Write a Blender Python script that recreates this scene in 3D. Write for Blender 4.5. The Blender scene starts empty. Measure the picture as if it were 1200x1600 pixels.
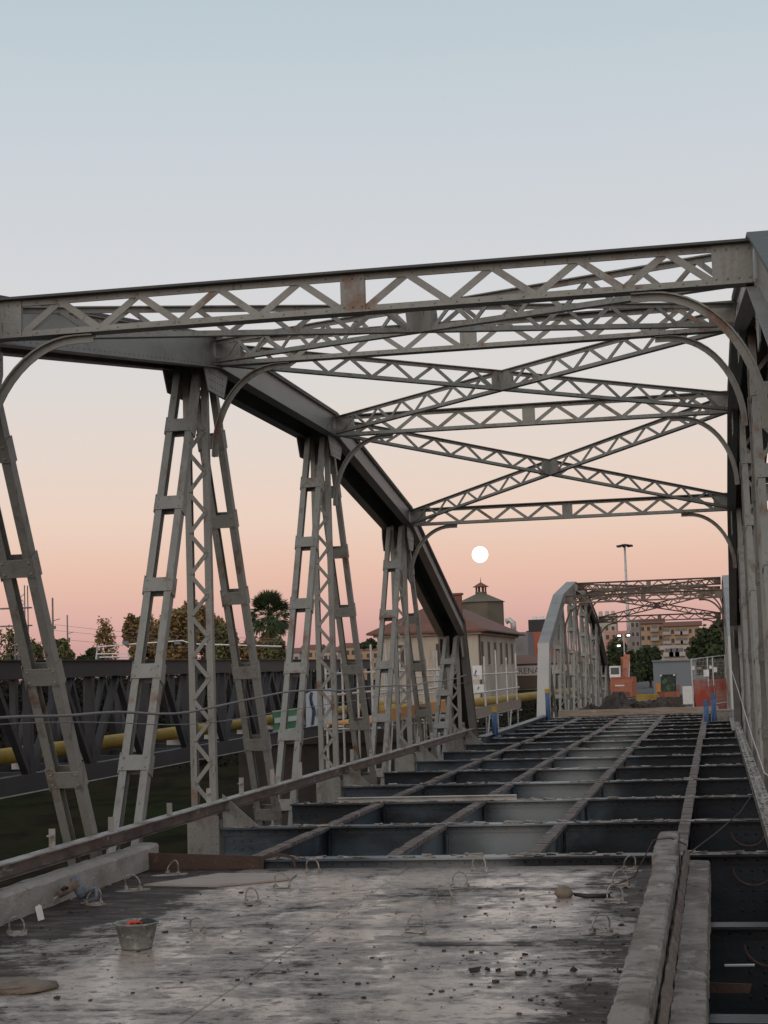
import bpy, math, random
from mathutils import Vector as V, Matrix
random.seed(7)
S = bpy.context.scene
COL = S.collection
PI = math.pi

# ------------------------------------------------------------------ camera
F_PX, YAW, PITCH, ROLL = 2603.76, 0.1921, 0.0944, -0.0329
CAM = V((0, 0, 2.0))
fw = V((-math.sin(YAW)*math.cos(PITCH), math.cos(YAW)*math.cos(PITCH), math.sin(PITCH)))
r0 = V((math.cos(YAW), math.sin(YAW), 0)); u0 = r0.cross(fw)
rt = r0*math.cos(ROLL)+u0*math.sin(ROLL); up = -r0*math.sin(ROLL)+u0*math.cos(ROLL)
cam = bpy.data.cameras.new('camera'); co = bpy.data.objects.new('camera', cam); COL.objects.link(co)
cam.sensor_fit = 'VERTICAL'; cam.sensor_height = 36; cam.lens = F_PX/1600*36
cam.clip_start = 0.05; cam.clip_end = 12000
co.matrix_world = Matrix(((rt.x, up.x, -fw.x, CAM.x), (rt.y, up.y, -fw.y, CAM.y), (rt.z, up.z, -fw.z, CAM.z), (0, 0, 0, 1)))
S.camera = co

def at(px, py, Y):
    """the place, at distance Y along the bridge, that a measured pixel of the photograph shows"""
    d = fw+rt*((px-600)/F_PX)-up*((py-800)/F_PX)
    return CAM+d*(Y/d.y)

# ------------------------------------------------------------------ sky, afterglow
def lin(c):
    c /= 255
    return c/12.92 if c <= .04045 else ((c+.055)/1.055)**2.4
def rgb(r, g, b): return (lin(r), lin(g), lin(b), 1)
W = bpy.data.worlds.new('World'); S.world = W; W.use_nodes = True
nt = W.node_tree; nt.nodes.clear()
wo = nt.nodes.new('ShaderNodeOutputWorld'); bg = nt.nodes.new('ShaderNodeBackground')
tc = nt.nodes.new('ShaderNodeTexCoord'); sx = nt.nodes.new('ShaderNodeSeparateXYZ')
ramp = nt.nodes.new('ShaderNodeValToRGB'); asn = nt.nodes.new('ShaderNodeMath'); asn.operation = 'ARCSINE'
mul = nt.nodes.new('ShaderNodeMath'); mul.operation = 'MULTIPLY'; mul.inputs[1].default_value = 2/PI
nt.links.new(tc.outputs['Generated'], sx.inputs[0]); nt.links.new(sx.outputs['Z'], asn.inputs[0])
nt.links.new(asn.outputs[0], mul.inputs[0]); nt.links.new(mul.outputs[0], ramp.inputs[0])
SKY = [(-2, 150, 115, 115), (0, 184, 142, 142), (1.0, 206, 160, 155), (2.1, 222, 178, 166), (3.3, 232, 191, 172), (5.2, 236, 209, 192),
       (7.4, 230, 214, 203), (9.8, 221, 216, 212), (14, 211, 213, 217), (18.5, 201, 209, 216), (22.5, 188, 202, 210), (40, 168, 182, 192), (90, 156, 166, 176)]
el = ramp.color_ramp.elements
while len(el) < len(SKY): el.new(.5)
for i, (a, r, g, b) in enumerate(SKY):
    el[i].position = max(0, a/90)+i*1e-5; el[i].color = rgb(r, g, b)
nt.links.new(ramp.outputs[0], bg.inputs[0]); bg.inputs[1].default_value = 1.0
nt.links.new(bg.outputs[0], wo.inputs[0])
sun = bpy.data.lights.new('sun', 'SUN'); so = bpy.data.objects.new('sun', sun); COL.objects.link(so)
sun.energy = 1.4; sun.angle = math.radians(80); sun.color = (1.0, .86, .74)      # the afterglow in the west, behind the camera
so.rotation_euler = V((0.25, 1, -0.28)).to_track_quat('-Z', 'Y').to_euler()
vs = S.view_settings; vs.view_transform = 'Standard'; vs.look = 'None'; vs.exposure = 0; vs.gamma = 1; vs.use_curve_mapping = False

# ------------------------------------------------------------------ materials
def mat(name, base, rough=.6, metal=0, spots=(), bump=0, bscale=20, coord='Object', emit=None, spec=.5):
    """base colour, then layers of weathering: (colour, noise scale (x,y,z), low, high, amount)"""
    m = bpy.data.materials.new(name); m.use_nodes = True
    n = m.node_tree.nodes; l = m.node_tree.links; b = n['Principled BSDF']
    b.inputs['Roughness'].default_value = rough; b.inputs['Metallic'].default_value = metal
    b.inputs['Specular IOR Level'].default_value = spec
    base = (*base, 1)
    b.inputs['Base Color'].default_value = base
    if emit: b.inputs['Emission Color'].default_value = (*emit[0], 1); b.inputs['Emission Strength'].default_value = emit[1]
    if not spots and not bump: return m
    g = n.new('ShaderNodeNewGeometry') if coord == 'World' else n.new('ShaderNodeTexCoord')
    out = g.outputs['Position'] if coord == 'World' else g.outputs['Object']
    cur = None
    for k, (c, sc, lo, hi, amt) in enumerate(spots):
        mp = n.new('ShaderNodeMapping'); mp.inputs['Scale'].default_value = sc if isinstance(sc, tuple) else (sc, sc, sc)
        mp.inputs['Location'].default_value = (k*3.7, k*1.9, k*5.1)
        no = n.new('ShaderNodeTexNoise'); no.inputs['Scale'].default_value = 1; no.inputs['Detail'].default_value = 7; no.inputs['Roughness'].default_value = .62
        mr = n.new('ShaderNodeMapRange'); mr.inputs[1].default_value = lo; mr.inputs[2].default_value = hi; mr.inputs[4].default_value = amt
        mx = n.new('ShaderNodeMix'); mx.data_type = 'RGBA'
        l.new(out, mp.inputs[0]); l.new(mp.outputs[0], no.inputs['Vector']); l.new(no.outputs['Fac'], mr.inputs[0]); l.new(mr.outputs[0], mx.inputs['Factor'])
        if cur is None: mx.inputs['A'].default_value = base
        else: l.new(cur, mx.inputs['A'])
        mx.inputs['B'].default_value = (*c, 1); cur = mx.outputs['Result']
    if cur: l.new(cur, b.inputs['Base Color'])
    if bump:
        no = n.new('ShaderNodeTexNoise'); no.inputs['Scale'].default_value = bscale; no.inputs['Detail'].default_value = 8
        bp = n.new('ShaderNodeBump'); bp.inputs['Strength'].default_value = bump; bp.inputs['Distance'].default_value = .02
        l.new(out, no.inputs['Vector']); l.new(no.outputs['Fac'], bp.inputs['Height']); l.new(bp.outputs[0], b.inputs['Normal'])
    return m
RUST = (.085, .036, .018)
M = {}
M['steel'] = mat('grey_bridge_paint', (.238, .234, .214), .5, 0, [((.15, .15, .142), (1.2, 1.2, .6), .42, .68, .7), ((.26, .26, .245), (5, 5, 2), .5, .7, .6),
                 ((.15, .065, .03), (2.6, 2.6, 2.0), .575, .68, .8), ((.17, .075, .035), (7, 7, 4), .64, .72, .8), ((.10, .085, .07), (9, 9, .9), .56, .70, .6), ((.05, .035, .025), (13, 13, 4), .62, .72, .85)], .3, 30, 'World')
M['cover'] = mat('shaded_top_plate_paint', (.045, .048, .046), .6, 0, [((.09, .085, .08), (2, 2, 2), .5, .7, .7)], .2, 20, 'World')  # shading of the overhanging top plates, put into their colour
M['steelfar'] = mat('rust_tinged_grey_paint', (.17, .135, .11), .6, 0, [((.10, .07, .055), (1.2, 1.2, .8), .42, .65, .8), ((.15, .075, .045), (2.6, 2.6, 2), .52, .66, .8)], .2, 20, 'World')
M['chord'] = mat('weathered_grey_chord_paint', (.235, .225, .21), .5, 0, [((.17, .16, .15), (.9, .9, 2), .42, .66, .8), ((.10, .09, .08), (6, 2, 9), .6, .75, .6),
                 (RUST, (2.2, 2.2, 2.2), .64, .76, .6)], .2, 25, 'World')
M['newgrey'] = mat('fresh_grey_portal_paint', (.37, .35, .33), .45, 0, [((.32, .31, .3), (.8, .8, 1.5), .45, .7, .7), ((.2, .17, .14), (4, 4, 2), .66, .78, .6)], .12, 20, 'World')
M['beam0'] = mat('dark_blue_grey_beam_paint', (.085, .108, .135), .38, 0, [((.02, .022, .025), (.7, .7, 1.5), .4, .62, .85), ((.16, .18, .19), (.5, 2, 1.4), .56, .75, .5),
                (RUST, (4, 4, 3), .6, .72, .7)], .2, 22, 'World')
M['crust'] = mat('concrete_crust', (.36, .31, .275), .9, 0, [((.09, .065, .05), (2.5, 9, 5), .42, .58, .9), ((.50, .46, .42), (9, 9, 9), .54, .68, .8)], .6, 40, 'World')
M['stringer'] = mat('stringer_top_crust', (.18, .145, .13), .85, 0, [((.075, .053, .043), (1.5, 9, 3), .45, .56, .9), ((.46, .43, .41), (2, 10, 4), .6, .68, .8)], .6, 35, 'World')
M['rust'] = mat('rusty_steel', (.075, .04, .03), .75, 0, [((.035, .022, .018), 3, .4, .65, .8), ((.17, .09, .055), 8, .6, .75, .7)], .4, 30, 'World')
M['rail'] = mat('rail_bare_steel', (.13, .10, .088), .5, .0, [((.05, .032, .026), (2, 2.2, 6), .42, .62, .9), ((.33, .31, .29), (5, 3, 9), .6, .7, .8)], .3, 30, 'World')
M['railtop'] = mat('worn_rail_top', (.33, .31, .29), .5, 0, [((.15, .11, .09), (3, 2, 3), .46, .62, .9)], .3, 30, 'World')
M['concrete'] = mat('kerb_concrete', (.255, .22, .195), .85, 0, [((.13, .105, .09), (2.4, 2.0, 3), .44, .6, .9), ((.38, .34, .31), (5, 2.5, 6), .55, .66, .75), ((.10, .075, .06), (4, 9, 4), .56, .66, .8), ((.05, .038, .033), (7, 6, 9), .60, .68, .85)], .9, 30, 'World')
M['kerbpale'] = mat('pale_kerb_concrete', (.32, .285, .26), .85, 0, [((.21, .18, .16), (1.6, 1.4, 3), .46, .66, .8), ((.42, .385, .36), (4, 2.2, 6), .55, .68, .7), ((.10, .075, .065), (5, 4, 7), .62, .72, .8)], .6, 30, 'World')
M['mortar'] = mat('brown_mortar', (.19, .145, .12), .9, 0, [((.09, .065, .05), (6, 4, 6), .45, .65, .8), ((.28, .23, .2), (14, 10, 14), .55, .7, .8)], .9, 40, 'World')
M['board'] = mat('pale_plywood', (.36, .29, .25), .6, 0, [((.24, .18, .15), (2, 9, 2), .45, .65, .7)], .2, 30, 'World')
M['darksteel'] = mat('dark_footbridge_paint', (.022, .021, .025), .6, 0, [((.045, .043, .052), (.6, .6, 1), .5, .7, .6)], .15, 20, 'World')
M['yellow'] = mat('yellow_pipe_paint', (.40, .255, .03), .7, 0, [((.20, .12, .03), 1.2, .45, .65, .7)], .1, 20, 'World')
M['orange'] = mat('orange_plank_paint', (.60, .25, .05), .55, 0, [((.4, .16, .04), 2, .45, .7, .7)], .1, 20, 'World')
M['galv'] = mat('galvanised_tube', (.52, .505, .49), .45, .3, [((.22, .2, .18), 2.5, .5, .7, .7)], .1, 30, 'World')
M['blue'] = mat('blue_prop_paint', (.045, .10, .21), .5, 0, [((.03, .07, .16), 5, .5, .7, .7)], .1, 30, 'World')
M['white'] = mat('white_paint', (.72, .71, .69), .5, 0, [((.5, .49, .47), 3, .5, .7, .5)], 0, 20, 'World')
M['black'] = mat('black_rubber', (.02, .02, .022), .6)
M['cable'] = mat('grey_cable_sheath', (.16, .155, .165), .5)
M['loop'] = mat('lifting_wire', (.32, .29, .26), .5, .3, [((.16, .11, .08), 30, .45, .6, .8)], 0, 20, 'World')
M['bucket'] = mat('mortar_splashed_rubber', (.17, .175, .16), .65, 0, [((.28, .27, .25), 6, .42, .6, .8), ((.40, .39, .36), 15, .56, .62, .8), ((.05, .055, .05), 22, .58, .66, .8)], .3, 30)
M['red'] = mat('red_glove', (.55, .07, .04), .7)
M['toolblue'] = mat('blue_grey_tool_body', (.11, .13, .17), .5, 0, [((.2, .2, .2), 20, .5, .6, .8)])
M['stone'] = mat('brown_stone', (.21, .16, .125), .85, 0, [((.12, .09, .07), 9, .45, .65, .8)], .5, 30, 'World')
M['timber'] = mat('weathered_timber', (.27, .21, .165), .8, 0, [((.15, .11, .08), (1, 4, 9), .45, .65, .8), ((.4, .34, .28), (2, 6, 6), .6, .72, .7)], .4, 20, 'World')
M['dirt'] = mat('dark_rubble_earth', (.055, .042, .036), .95, 0, [((.12, .10, .085), 3, .52, .68, .8), ((.025, .02, .018), 1.5, .45, .6, .8)], .9, 12, 'World')
M['asphalt'] = mat('asphalt', (.055, .053, .052), .85, 0, [((.09, .085, .08), .4, .4, .7, .7)], .3, 20, 'World')
M['ground'] = mat('grassy_earth', (.020, .024, .012), .95, 0, [((.028, .022, .016), .12, .42, .62, .9), ((.012, .011, .009), .5, .45, .65, .8)], .8, 2, 'World')
M['plaster'] = mat('beige_plaster', (.50, .44, .36), .85, 0, [((.32, .27, .21), (.25, .25, .12), .42, .62, .8), ((.22, .18, .14), (1.4, 1.4, .25), .55, .70, .75)], .1, 4, 'World')
M['plasterside'] = M['plaster']
M['tile'] = mat('red_clay_tiles', (.17, .075, .055), .85, 0, [((.14, .06, .04), (.8, .8, 2), .42, .65, .8), ((.28, .13, .09), 3, .58, .7, .6)], .5, 6, 'World')
M['tower'] = mat('brown_grey_render', (.135, .115, .085), .85, 0, [((.09, .08, .06), .4, .45, .65, .7)], .1, 3, 'World')
M['window'] = mat('brown_shutter', (.075, .048, .036), .75)
M['glass'] = mat('window_glass', (.09, .10, .11), .12)
M['ochre'] = mat('ochre_render', (.43, .28, .165), .85, 0, [((.36, .23, .13), .05, .45, .65, .7)], .05, 1, 'World')
M['pink'] = mat('pink_render', (.48, .24, .19), .85, 0, [((.4, .2, .16), .05, .45, .65, .7)], .05, 1, 'World')
M['pale'] = mat('pale_balcony_render', (.42, .37, .33), .85, 0, [((.3, .26, .23), .3, .45, .65, .7)], .05, 1, 'World')
M['grey'] = mat('grey_render', (.20, .19, .19), .8, 0, [((.13, .125, .125), .4, .45, .65, .7)], .05, 1, 'World')
M['shed'] = mat('blue_grey_sheeting', (.155, .18, .205), .55, 0, [((.14, .16, .18), (.4, .4, .2), .45, .65, .7)], .05, 2, 'World')
M['signred'] = mat('red_orange_cladding', (.34, .075, .04), .6)
M['darkwall'] = mat('dark_wall', (.035, .03, .03), .8, 0, [((.06, .055, .05), .5, .45, .65, .8)])
M['machine'] = mat('orange_machine_paint', (.38, .125, .065), .7, 0, [((.25, .11, .075), 1.6, .44, .62, .9), ((.09, .06, .05), 3.5, .56, .68, .8)], .05, 10, 'World')
M['net'] = mat('orange_safety_net', (.40, .075, .045), .85, 0, [((.40, .20, .16), 1.4, .45, .6, .9)], .2, 8, 'World')
M['cabglass'] = mat('green_cab_glass', (.015, .03, .02), .35, 0, [((.06, .19, .06), 5, .54, .62, .9)], 0, 1, 'World')
M['lamp'] = mat('lit_floodlight', (1, 1, 1), .5, emit=((1, .95, .88), 2.0))
M['moon'] = mat('moon', (0, 0, 0), 1, emit=((1, .98, .95), 3.0), spec=0)
M['trunk'] = mat('bark', (.07, .05, .038), .9)
def leafmat(n, a, b, c): return mat(n, a, .7, 0, [(b, .9, .42, .6, .9), (c, 2.7, .56, .68, .8)], 0, 1, 'World', spec=.25)
M['leaf'] = leafmat('dark_leaves', (.06, .078, .036), (.034, .046, .023), (.10, .11, .05))
M['leafbrown'] = leafmat('autumn_leaves', (.26, .165, .07), (.16, .12, .055), (.36, .20, .075))
M['leafolive'] = leafmat('olive_leaves', (.16, .155, .07), (.09, .09, .042), (.23, .18, .08))
M['palm'] = leafmat('palm_leaves', (.085, .12, .055), (.05, .07, .033), (.14, .165, .075))
M['palmdry'] = leafmat('dry_palm_leaves', (.2, .13, .065), (.13, .085, .042), (.27, .18, .09))
M['green'] = mat('green_sign', (.03, .22, .08), .55)
M['cloth'] = mat('white_banner_cloth', (.62, .63, .66), .7)
M['navy'] = mat('navy_print', (.02, .035, .09), .6)
M['textwhite'] = mat('white_print', (.6, .65, .6), .6)

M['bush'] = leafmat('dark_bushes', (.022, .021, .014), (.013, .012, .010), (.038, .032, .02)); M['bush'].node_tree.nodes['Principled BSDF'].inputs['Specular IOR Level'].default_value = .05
M['brickdark'] = mat('dark_abutment_masonry', (.045, .034, .028), .9, 0, [((.022, .018, .016), .8, .42, .62, .9), ((.075, .055, .045), 3, .58, .7, .6)], .5, 5, 'World')
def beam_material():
    # dark blue grey paint; sky shine coloured into the third bay webs, shade into those towards the right
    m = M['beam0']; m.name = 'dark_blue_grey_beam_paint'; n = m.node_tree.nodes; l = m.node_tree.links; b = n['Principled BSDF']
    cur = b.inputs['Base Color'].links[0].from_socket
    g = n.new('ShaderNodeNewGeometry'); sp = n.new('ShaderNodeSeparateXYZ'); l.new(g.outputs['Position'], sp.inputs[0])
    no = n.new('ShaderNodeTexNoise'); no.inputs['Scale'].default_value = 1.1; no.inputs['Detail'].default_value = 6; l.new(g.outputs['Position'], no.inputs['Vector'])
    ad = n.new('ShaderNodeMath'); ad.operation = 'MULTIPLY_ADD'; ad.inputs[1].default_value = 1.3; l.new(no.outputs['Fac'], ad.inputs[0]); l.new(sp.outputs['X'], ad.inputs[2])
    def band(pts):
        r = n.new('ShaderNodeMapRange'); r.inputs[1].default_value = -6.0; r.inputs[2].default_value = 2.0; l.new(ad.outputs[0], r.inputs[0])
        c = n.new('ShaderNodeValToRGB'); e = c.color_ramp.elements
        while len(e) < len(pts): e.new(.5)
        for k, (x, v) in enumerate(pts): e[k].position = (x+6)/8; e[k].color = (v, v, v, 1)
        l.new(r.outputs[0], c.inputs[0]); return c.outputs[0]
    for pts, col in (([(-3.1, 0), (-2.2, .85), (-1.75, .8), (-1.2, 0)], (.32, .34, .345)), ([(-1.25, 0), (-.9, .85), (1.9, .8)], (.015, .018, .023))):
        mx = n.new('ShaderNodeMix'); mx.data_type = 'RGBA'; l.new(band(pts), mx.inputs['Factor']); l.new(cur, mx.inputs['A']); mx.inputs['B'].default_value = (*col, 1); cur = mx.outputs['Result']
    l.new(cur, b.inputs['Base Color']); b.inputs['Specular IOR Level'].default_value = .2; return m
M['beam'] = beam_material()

def deck_material():
    m = bpy.data.materials.new('wet_concrete'); m.use_nodes = True
    n = m.node_tree.nodes; l = m.node_tree.links; b = n['Principled BSDF']
    g = n.new('ShaderNodeNewGeometry')
    def noise(scale, detail=8, rough=.62, loc=(0, 0, 0), dist=0):
        mp = n.new('ShaderNodeMapping'); mp.inputs['Scale'].default_value = scale; mp.inputs['Location'].default_value = loc
        no = n.new('ShaderNodeTexNoise'); no.inputs['Scale'].default_value = 1; no.inputs['Detail'].default_value = detail
        no.inputs['Roughness'].default_value = rough; no.inputs['Distortion'].default_value = dist
        l.new(g.outputs['Position'], mp.inputs[0]); l.new(mp.outputs[0], no.inputs['Vector']); return no.outputs['Fac']
    def rng(s, lo, hi, a=0, c=1):
        mr = n.new('ShaderNodeMapRange'); mr.inputs[1].default_value = lo; mr.inputs[2].default_value = hi; mr.inputs[3].default_value = a; mr.inputs[4].default_value = c
        l.new(s, mr.inputs[0]); return mr.outputs[0]
    def mix(f, a, b_):
        mx = n.new('ShaderNodeMix'); mx.data_type = 'RGBA'
        l.new(f, mx.inputs['Factor'])
        for k, v in (('A', a), ('B', b_)):
            if isinstance(v, tuple): mx.inputs[k].default_value = (*v, 1)
            else: l.new(v, mx.inputs[k])
        return mx.outputs['Result']
    def math_(op, a, b_):
        q = n.new('ShaderNodeMath'); q.operation = op; q.use_clamp = True
        for k, v in ((0, a), (1, b_)):
            if isinstance(v, (int, float)): q.inputs[k].default_value = v
            else: l.new(v, q.inputs[k])
        return q.outputs[0]
    sep = n.new('ShaderNodeSeparateXYZ'); l.new(g.outputs['Position'], sep.inputs[0])
    big = noise((.55, .32, 1), 6, .6, (4.1, 2.3, 0))
    mid = noise((1.3, 1.0, 1), 9, .68, (9, 3, 0), .4)
    fine = noise((5, 5.5, 1), 9, .7, (2, 8, 0), .3)
    grit = noise((38, 30, 1), 4, .6)
    # dirt gathers along both kerbs
    left = rng(sep.outputs['X'], -6.3, -4.3, .33, 0)
    right = rng(sep.outputs['X'], -1.35, -.62, 0, .22)
    flake = noise((7, 11, 1), 8, .72, (5, 1, 0), .6)          # scaling film of the concrete
    streak = noise((1.6, 6.5, 1), 8, .7, (3, 6, 0), .3)       # swept across the panels
    band = noise((.35, 1.9, 1), 4, .6, (7, 4.4, 0))
    flake = noise((7, 8.5, 1), 12, .80, (5, 1, 0), .4)         # scaling film of the concrete
    streak = noise((3.2, 5.0, 1), 12, .78, (3, 6, 0), .3)     # swept across the panels
    band = noise((.32, 1.7, 1), 5, .6, (7, 4.4, 0))
    T = math_('ADD', math_('ADD', math_('MULTIPLY', mid, .34), math_('MULTIPLY', big, .26)), math_('ADD', math_('MULTIPLY', streak, .26), math_('MULTIPLY', flake, .14)))
    T = math_('ADD', math_('ADD', T, math_('MULTIPLY', math_('SUBTRACT', band, .5), .36)), math_('ADD', math_('MULTIPLY', left, .55), math_('MULTIPLY', right, .46)))
    m1 = rng(T, .480, .518); dirt = rng(T, .536, .568)
    speck = rng(flake, .558, .578)
    col = mix(rng(flake, .42, .58), (.47, .375, .318), (.34, .268, .228))
    col = mix(math_('MULTIPLY', m1, .85), col, (.20, .16, .142))
    col = mix(math_('MULTIPLY', speck, .8), col, (.12, .092, .082))
    mud = mix(rng(noise((2.2, 6, 1), 12, .76, (11, 2, 0)), .48, .60), (.040, .030, .028), (.12, .092, .08))
    col = mix(dirt, col, mud)
    col = mix(rng(grit, .665, .69), col, (.03, .024, .022))
    l.new(col, b.inputs['Base Color'])
    # a film of water lies on the bare concrete, broken where scale and mud stand proud
    wet = math_('MULTIPLY', math_('SUBTRACT', 1, math_('MULTIPLY', m1, .55)), math_('SUBTRACT', 1, math_('MULTIPLY', speck, .9)))
    wet = math_('MULTIPLY', wet, math_('SUBTRACT', 1, math_('MULTIPLY', dirt, .8)))
    wet = math_('MULTIPLY', wet, rng(flake, .62, .52, .5, 1))
    rgh = math_('SUBTRACT', .60, math_('MULTIPLY', wet, math_('ADD', .34, math_('MULTIPLY', rng(big, .46, .56), .12))))
    l.new(rgh, b.inputs['Roughness']); l.new(math_('SUBTRACT', .5, math_('MULTIPLY', dirt, .42)), b.inputs['Specular IOR Level'])
    bp = n.new('ShaderNodeBump'); bp.inputs['Distance'].default_value = .01
    hs = math_('ADD', math_('MULTIPLY', flake, .5), math_('ADD', math_('MULTIPLY', grit, .12), math_('MULTIPLY', fine, .3)))
    l.new(hs, bp.inputs['Height']); l.new(math_('SUBTRACT', .42, math_('MULTIPLY', wet, .36)), bp.inputs['Strength'])
    l.new(bp.outputs[0], b.inputs['Normal'])
    return m
M['deck'] = deck_material()

# ------------------------------------------------------------------ helpers
class MB:
    def __init__(s): s.v = []; s.f = []
    def add(s, vs, fs):
        o = len(s.v); s.v += [tuple(v) for v in vs]; s.f += [tuple(i+o for i in f) for f in fs]
    def box(s, a, b, jit=0):
        x0, y0, z0 = a; x1, y1, z1 = b
        vs = [(x0, y0, z0), (x1, y0, z0), (x1, y1, z0), (x0, y1, z0), (x0, y0, z1), (x1, y0, z1), (x1, y1, z1), (x0, y1, z1)]
        if jit: vs = [tuple(c+random.uniform(-jit, jit) for c in v) for v in vs]
        s.add(vs, [(3, 2, 1, 0), (4, 5, 6, 7), (0, 1, 5, 4), (1, 2, 6, 5), (2, 3, 7, 6), (3, 0, 4, 7)]); return s
    def cbox(s, c, d, rz=0, jit=0):
        k = len(s.v); s.box((-d[0]/2, -d[1]/2, -d[2]/2), (d[0]/2, d[1]/2, d[2]/2), jit)
        ca, sa = math.cos(rz), math.sin(rz)
        for i in range(k, len(s.v)):
            x, y, z = s.v[i]; s.v[i] = (c[0]+x*ca-y*sa, c[1]+x*sa+y*ca, c[2]+z)
        return s
    def bar(s, p, q, w, h, upv=(0, 0, 1)):
        p, q = V(p), V(q); d = (q-p).normalized(); u = V(upv); u = (u-d*u.dot(d)).normalized(); sd = d.cross(u)
        vs = []
        for c in (p, q):
            for a, b in ((-1, -1), (1, -1), (1, 1), (-1, 1)): vs.append(c+sd*(a*w/2)+u*(b*h/2))
        s.add(vs, [(0, 1, 2, 3), (7, 6, 5, 4), (0, 4, 5, 1), (1, 5, 6, 2), (2, 6, 7, 3), (3, 7, 4, 0)]); return s
    def tube(s, pts, r, n=8, closed=False):
        pts = [V(p) for p in pts]; N = len(pts); rs = r if isinstance(r, (list, tuple)) else [r]*N
        k = len(s.v); prev = None
        for i, p in enumerate(pts):
            d = (pts[min(i+1, N-1)]-pts[max(i-1, 0)]).normalized()
            if prev is None: u = d.orthogonal().normalized()
            else: u = (prev-d*prev.dot(d)).normalized()
            prev = u; w = d.cross(u)
            for j in range(n):
                a = 2*PI*j/n; s.v.append(tuple(p+u*(math.cos(a)*rs[i])+w*(math.sin(a)*rs[i])))
        for i in range(N-1):
            for j in range(n):
                a = k+i*n+j; b = k+i*n+(j+1) % n; s.f.append((a, b, b+n, a+n))
        s.f.append(tuple(k+j for j in reversed(range(n)))); s.f.append(tuple(k+(N-1)*n+j for j in range(n))); return s
    def ribbon(s, pts, nrm, w, h0, h1):
        """a strip of width w (along y) following pts, between offsets h0..h1 along the normals"""
        k = len(s.v); N = len(pts)
        for p, n in zip(pts, nrm):
            for y, h in ((-w/2, h0), (w/2, h0), (w/2, h1), (-w/2, h1)): s.v.append((p[0]+n[0]*h, p[1]+y, p[2]+n[2]*h))
        for i in range(N-1):
            for j in range(4): a = k+i*4+j; b = k+i*4+(j+1) % 4; s.f.append((a, b, b+4, a+4))
        s.f.append((k+3, k+2, k+1, k)); e = k+(N-1)*4; s.f.append((e, e+1, e+2, e+3)); return s
    def prism(s, poly, axis, a, b):
        """polygon (2-D) extruded along axis 'x','y','z' from a to b"""
        n = len(poly)
        def P(p, t): return {'x': (t, p[0], p[1]), 'y': (p[0], t, p[1]), 'z': (p[0], p[1], t)}[axis]
        s.add([P(p, a) for p in poly]+[P(p, b) for p in poly],
              [tuple(range(n)), tuple(range(2*n-1, n-1, -1))]+[(i, i+n, (i+1) % n+n, (i+1) % n) for i in range(n)]); return s
    def lathe(s, prof, n=16, c=(0, 0, 0)):
        k = len(s.v)
        for r, z in prof:
            for j in range(n):
                a = 2*PI*j/n; s.v.append((c[0]+r*math.cos(a), c[1]+r*math.sin(a), c[2]+z))
        for i in range(len(prof)-1):
            for j in range(n):
                a = k+i*n+j; b = k+i*n+(j+1) % n; s.f.append((a, b, b+n, a+n))
        return s
    def rivet(s, p, nrm, r=.016):
        p = V(p); nrm = V(nrm).normalized(); u = nrm.orthogonal().normalized(); w = nrm.cross(u)
        k = len(s.v)
        for i in range(6):
            a = i*PI/3; s.v.append(tuple(p+(u*math.cos(a)+w*math.sin(a))*r))
        s.v.append(tuple(p+nrm*(r*.75)))
        s.f += [(k+i, k+(i+1) % 6, k+6) for i in range(6)]; return s
    def mesh(s, name, m=None, smooth=False):
        me = bpy.data.meshes.new(name); me.from_pydata(s.v, [], s.f); me.update()
        if m: me.materials.append(M[m] if isinstance(m, str) else m)
        if smooth: me.polygons.foreach_set('use_smooth', [True]*len(me.polygons))
        return me
    def build(s, name, m, parent=None, smooth=False, kind=None):
        return put(name, s.mesh(name, m, smooth), parent, kind=kind)
def put(name, me, parent=None, mx=None, kind=None):
    o = bpy.data.objects.new(name, me); COL.objects.link(o)
    if parent: o.parent = parent
    if mx is not None: o.matrix_basis = mx
    if kind: o['kind'] = kind
    return o
def tag(o, label, cat=None, group=None):
    o['label'] = label
    if cat: o['category'] = cat
    if group: o['group'] = group
    return o
def thing(name, label, cat, loc=(0, 0, 0), rz=0, group=None):
    o = bpy.data.objects.new(name, None); COL.objects.link(o); o.location = loc; o.rotation_euler = (0, 0, rz); o.empty_display_size = .2
    return tag(o, label, cat, group)
def basis(p, q, upv):
    p, q = V(p), V(q); d = (q-p).normalized(); u = V(upv); u = (u-d*u.dot(d)).normalized(); w = d.cross(u)
    return Matrix(((d.x, w.x, u.x, p.x), (d.y, w.y, u.y, p.y), (d.z, w.z, u.z, p.z), (0, 0, 0, 1)))
_unit = {}
def piece(name, p, q, w, h, upv, m, parent):
    """one flat bar from p to q as its own object, sharing mesh data with bars of the same size"""
    L = round((V(q)-V(p)).length, 3); key = (name, L, w, h, m)
    if key not in _unit: _unit[key] = MB().box((0, -w/2, -h/2), (L, w/2, h/2)).mesh(name, m)
    return put(name, _unit[key], parent, basis(p, q, upv))

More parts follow.
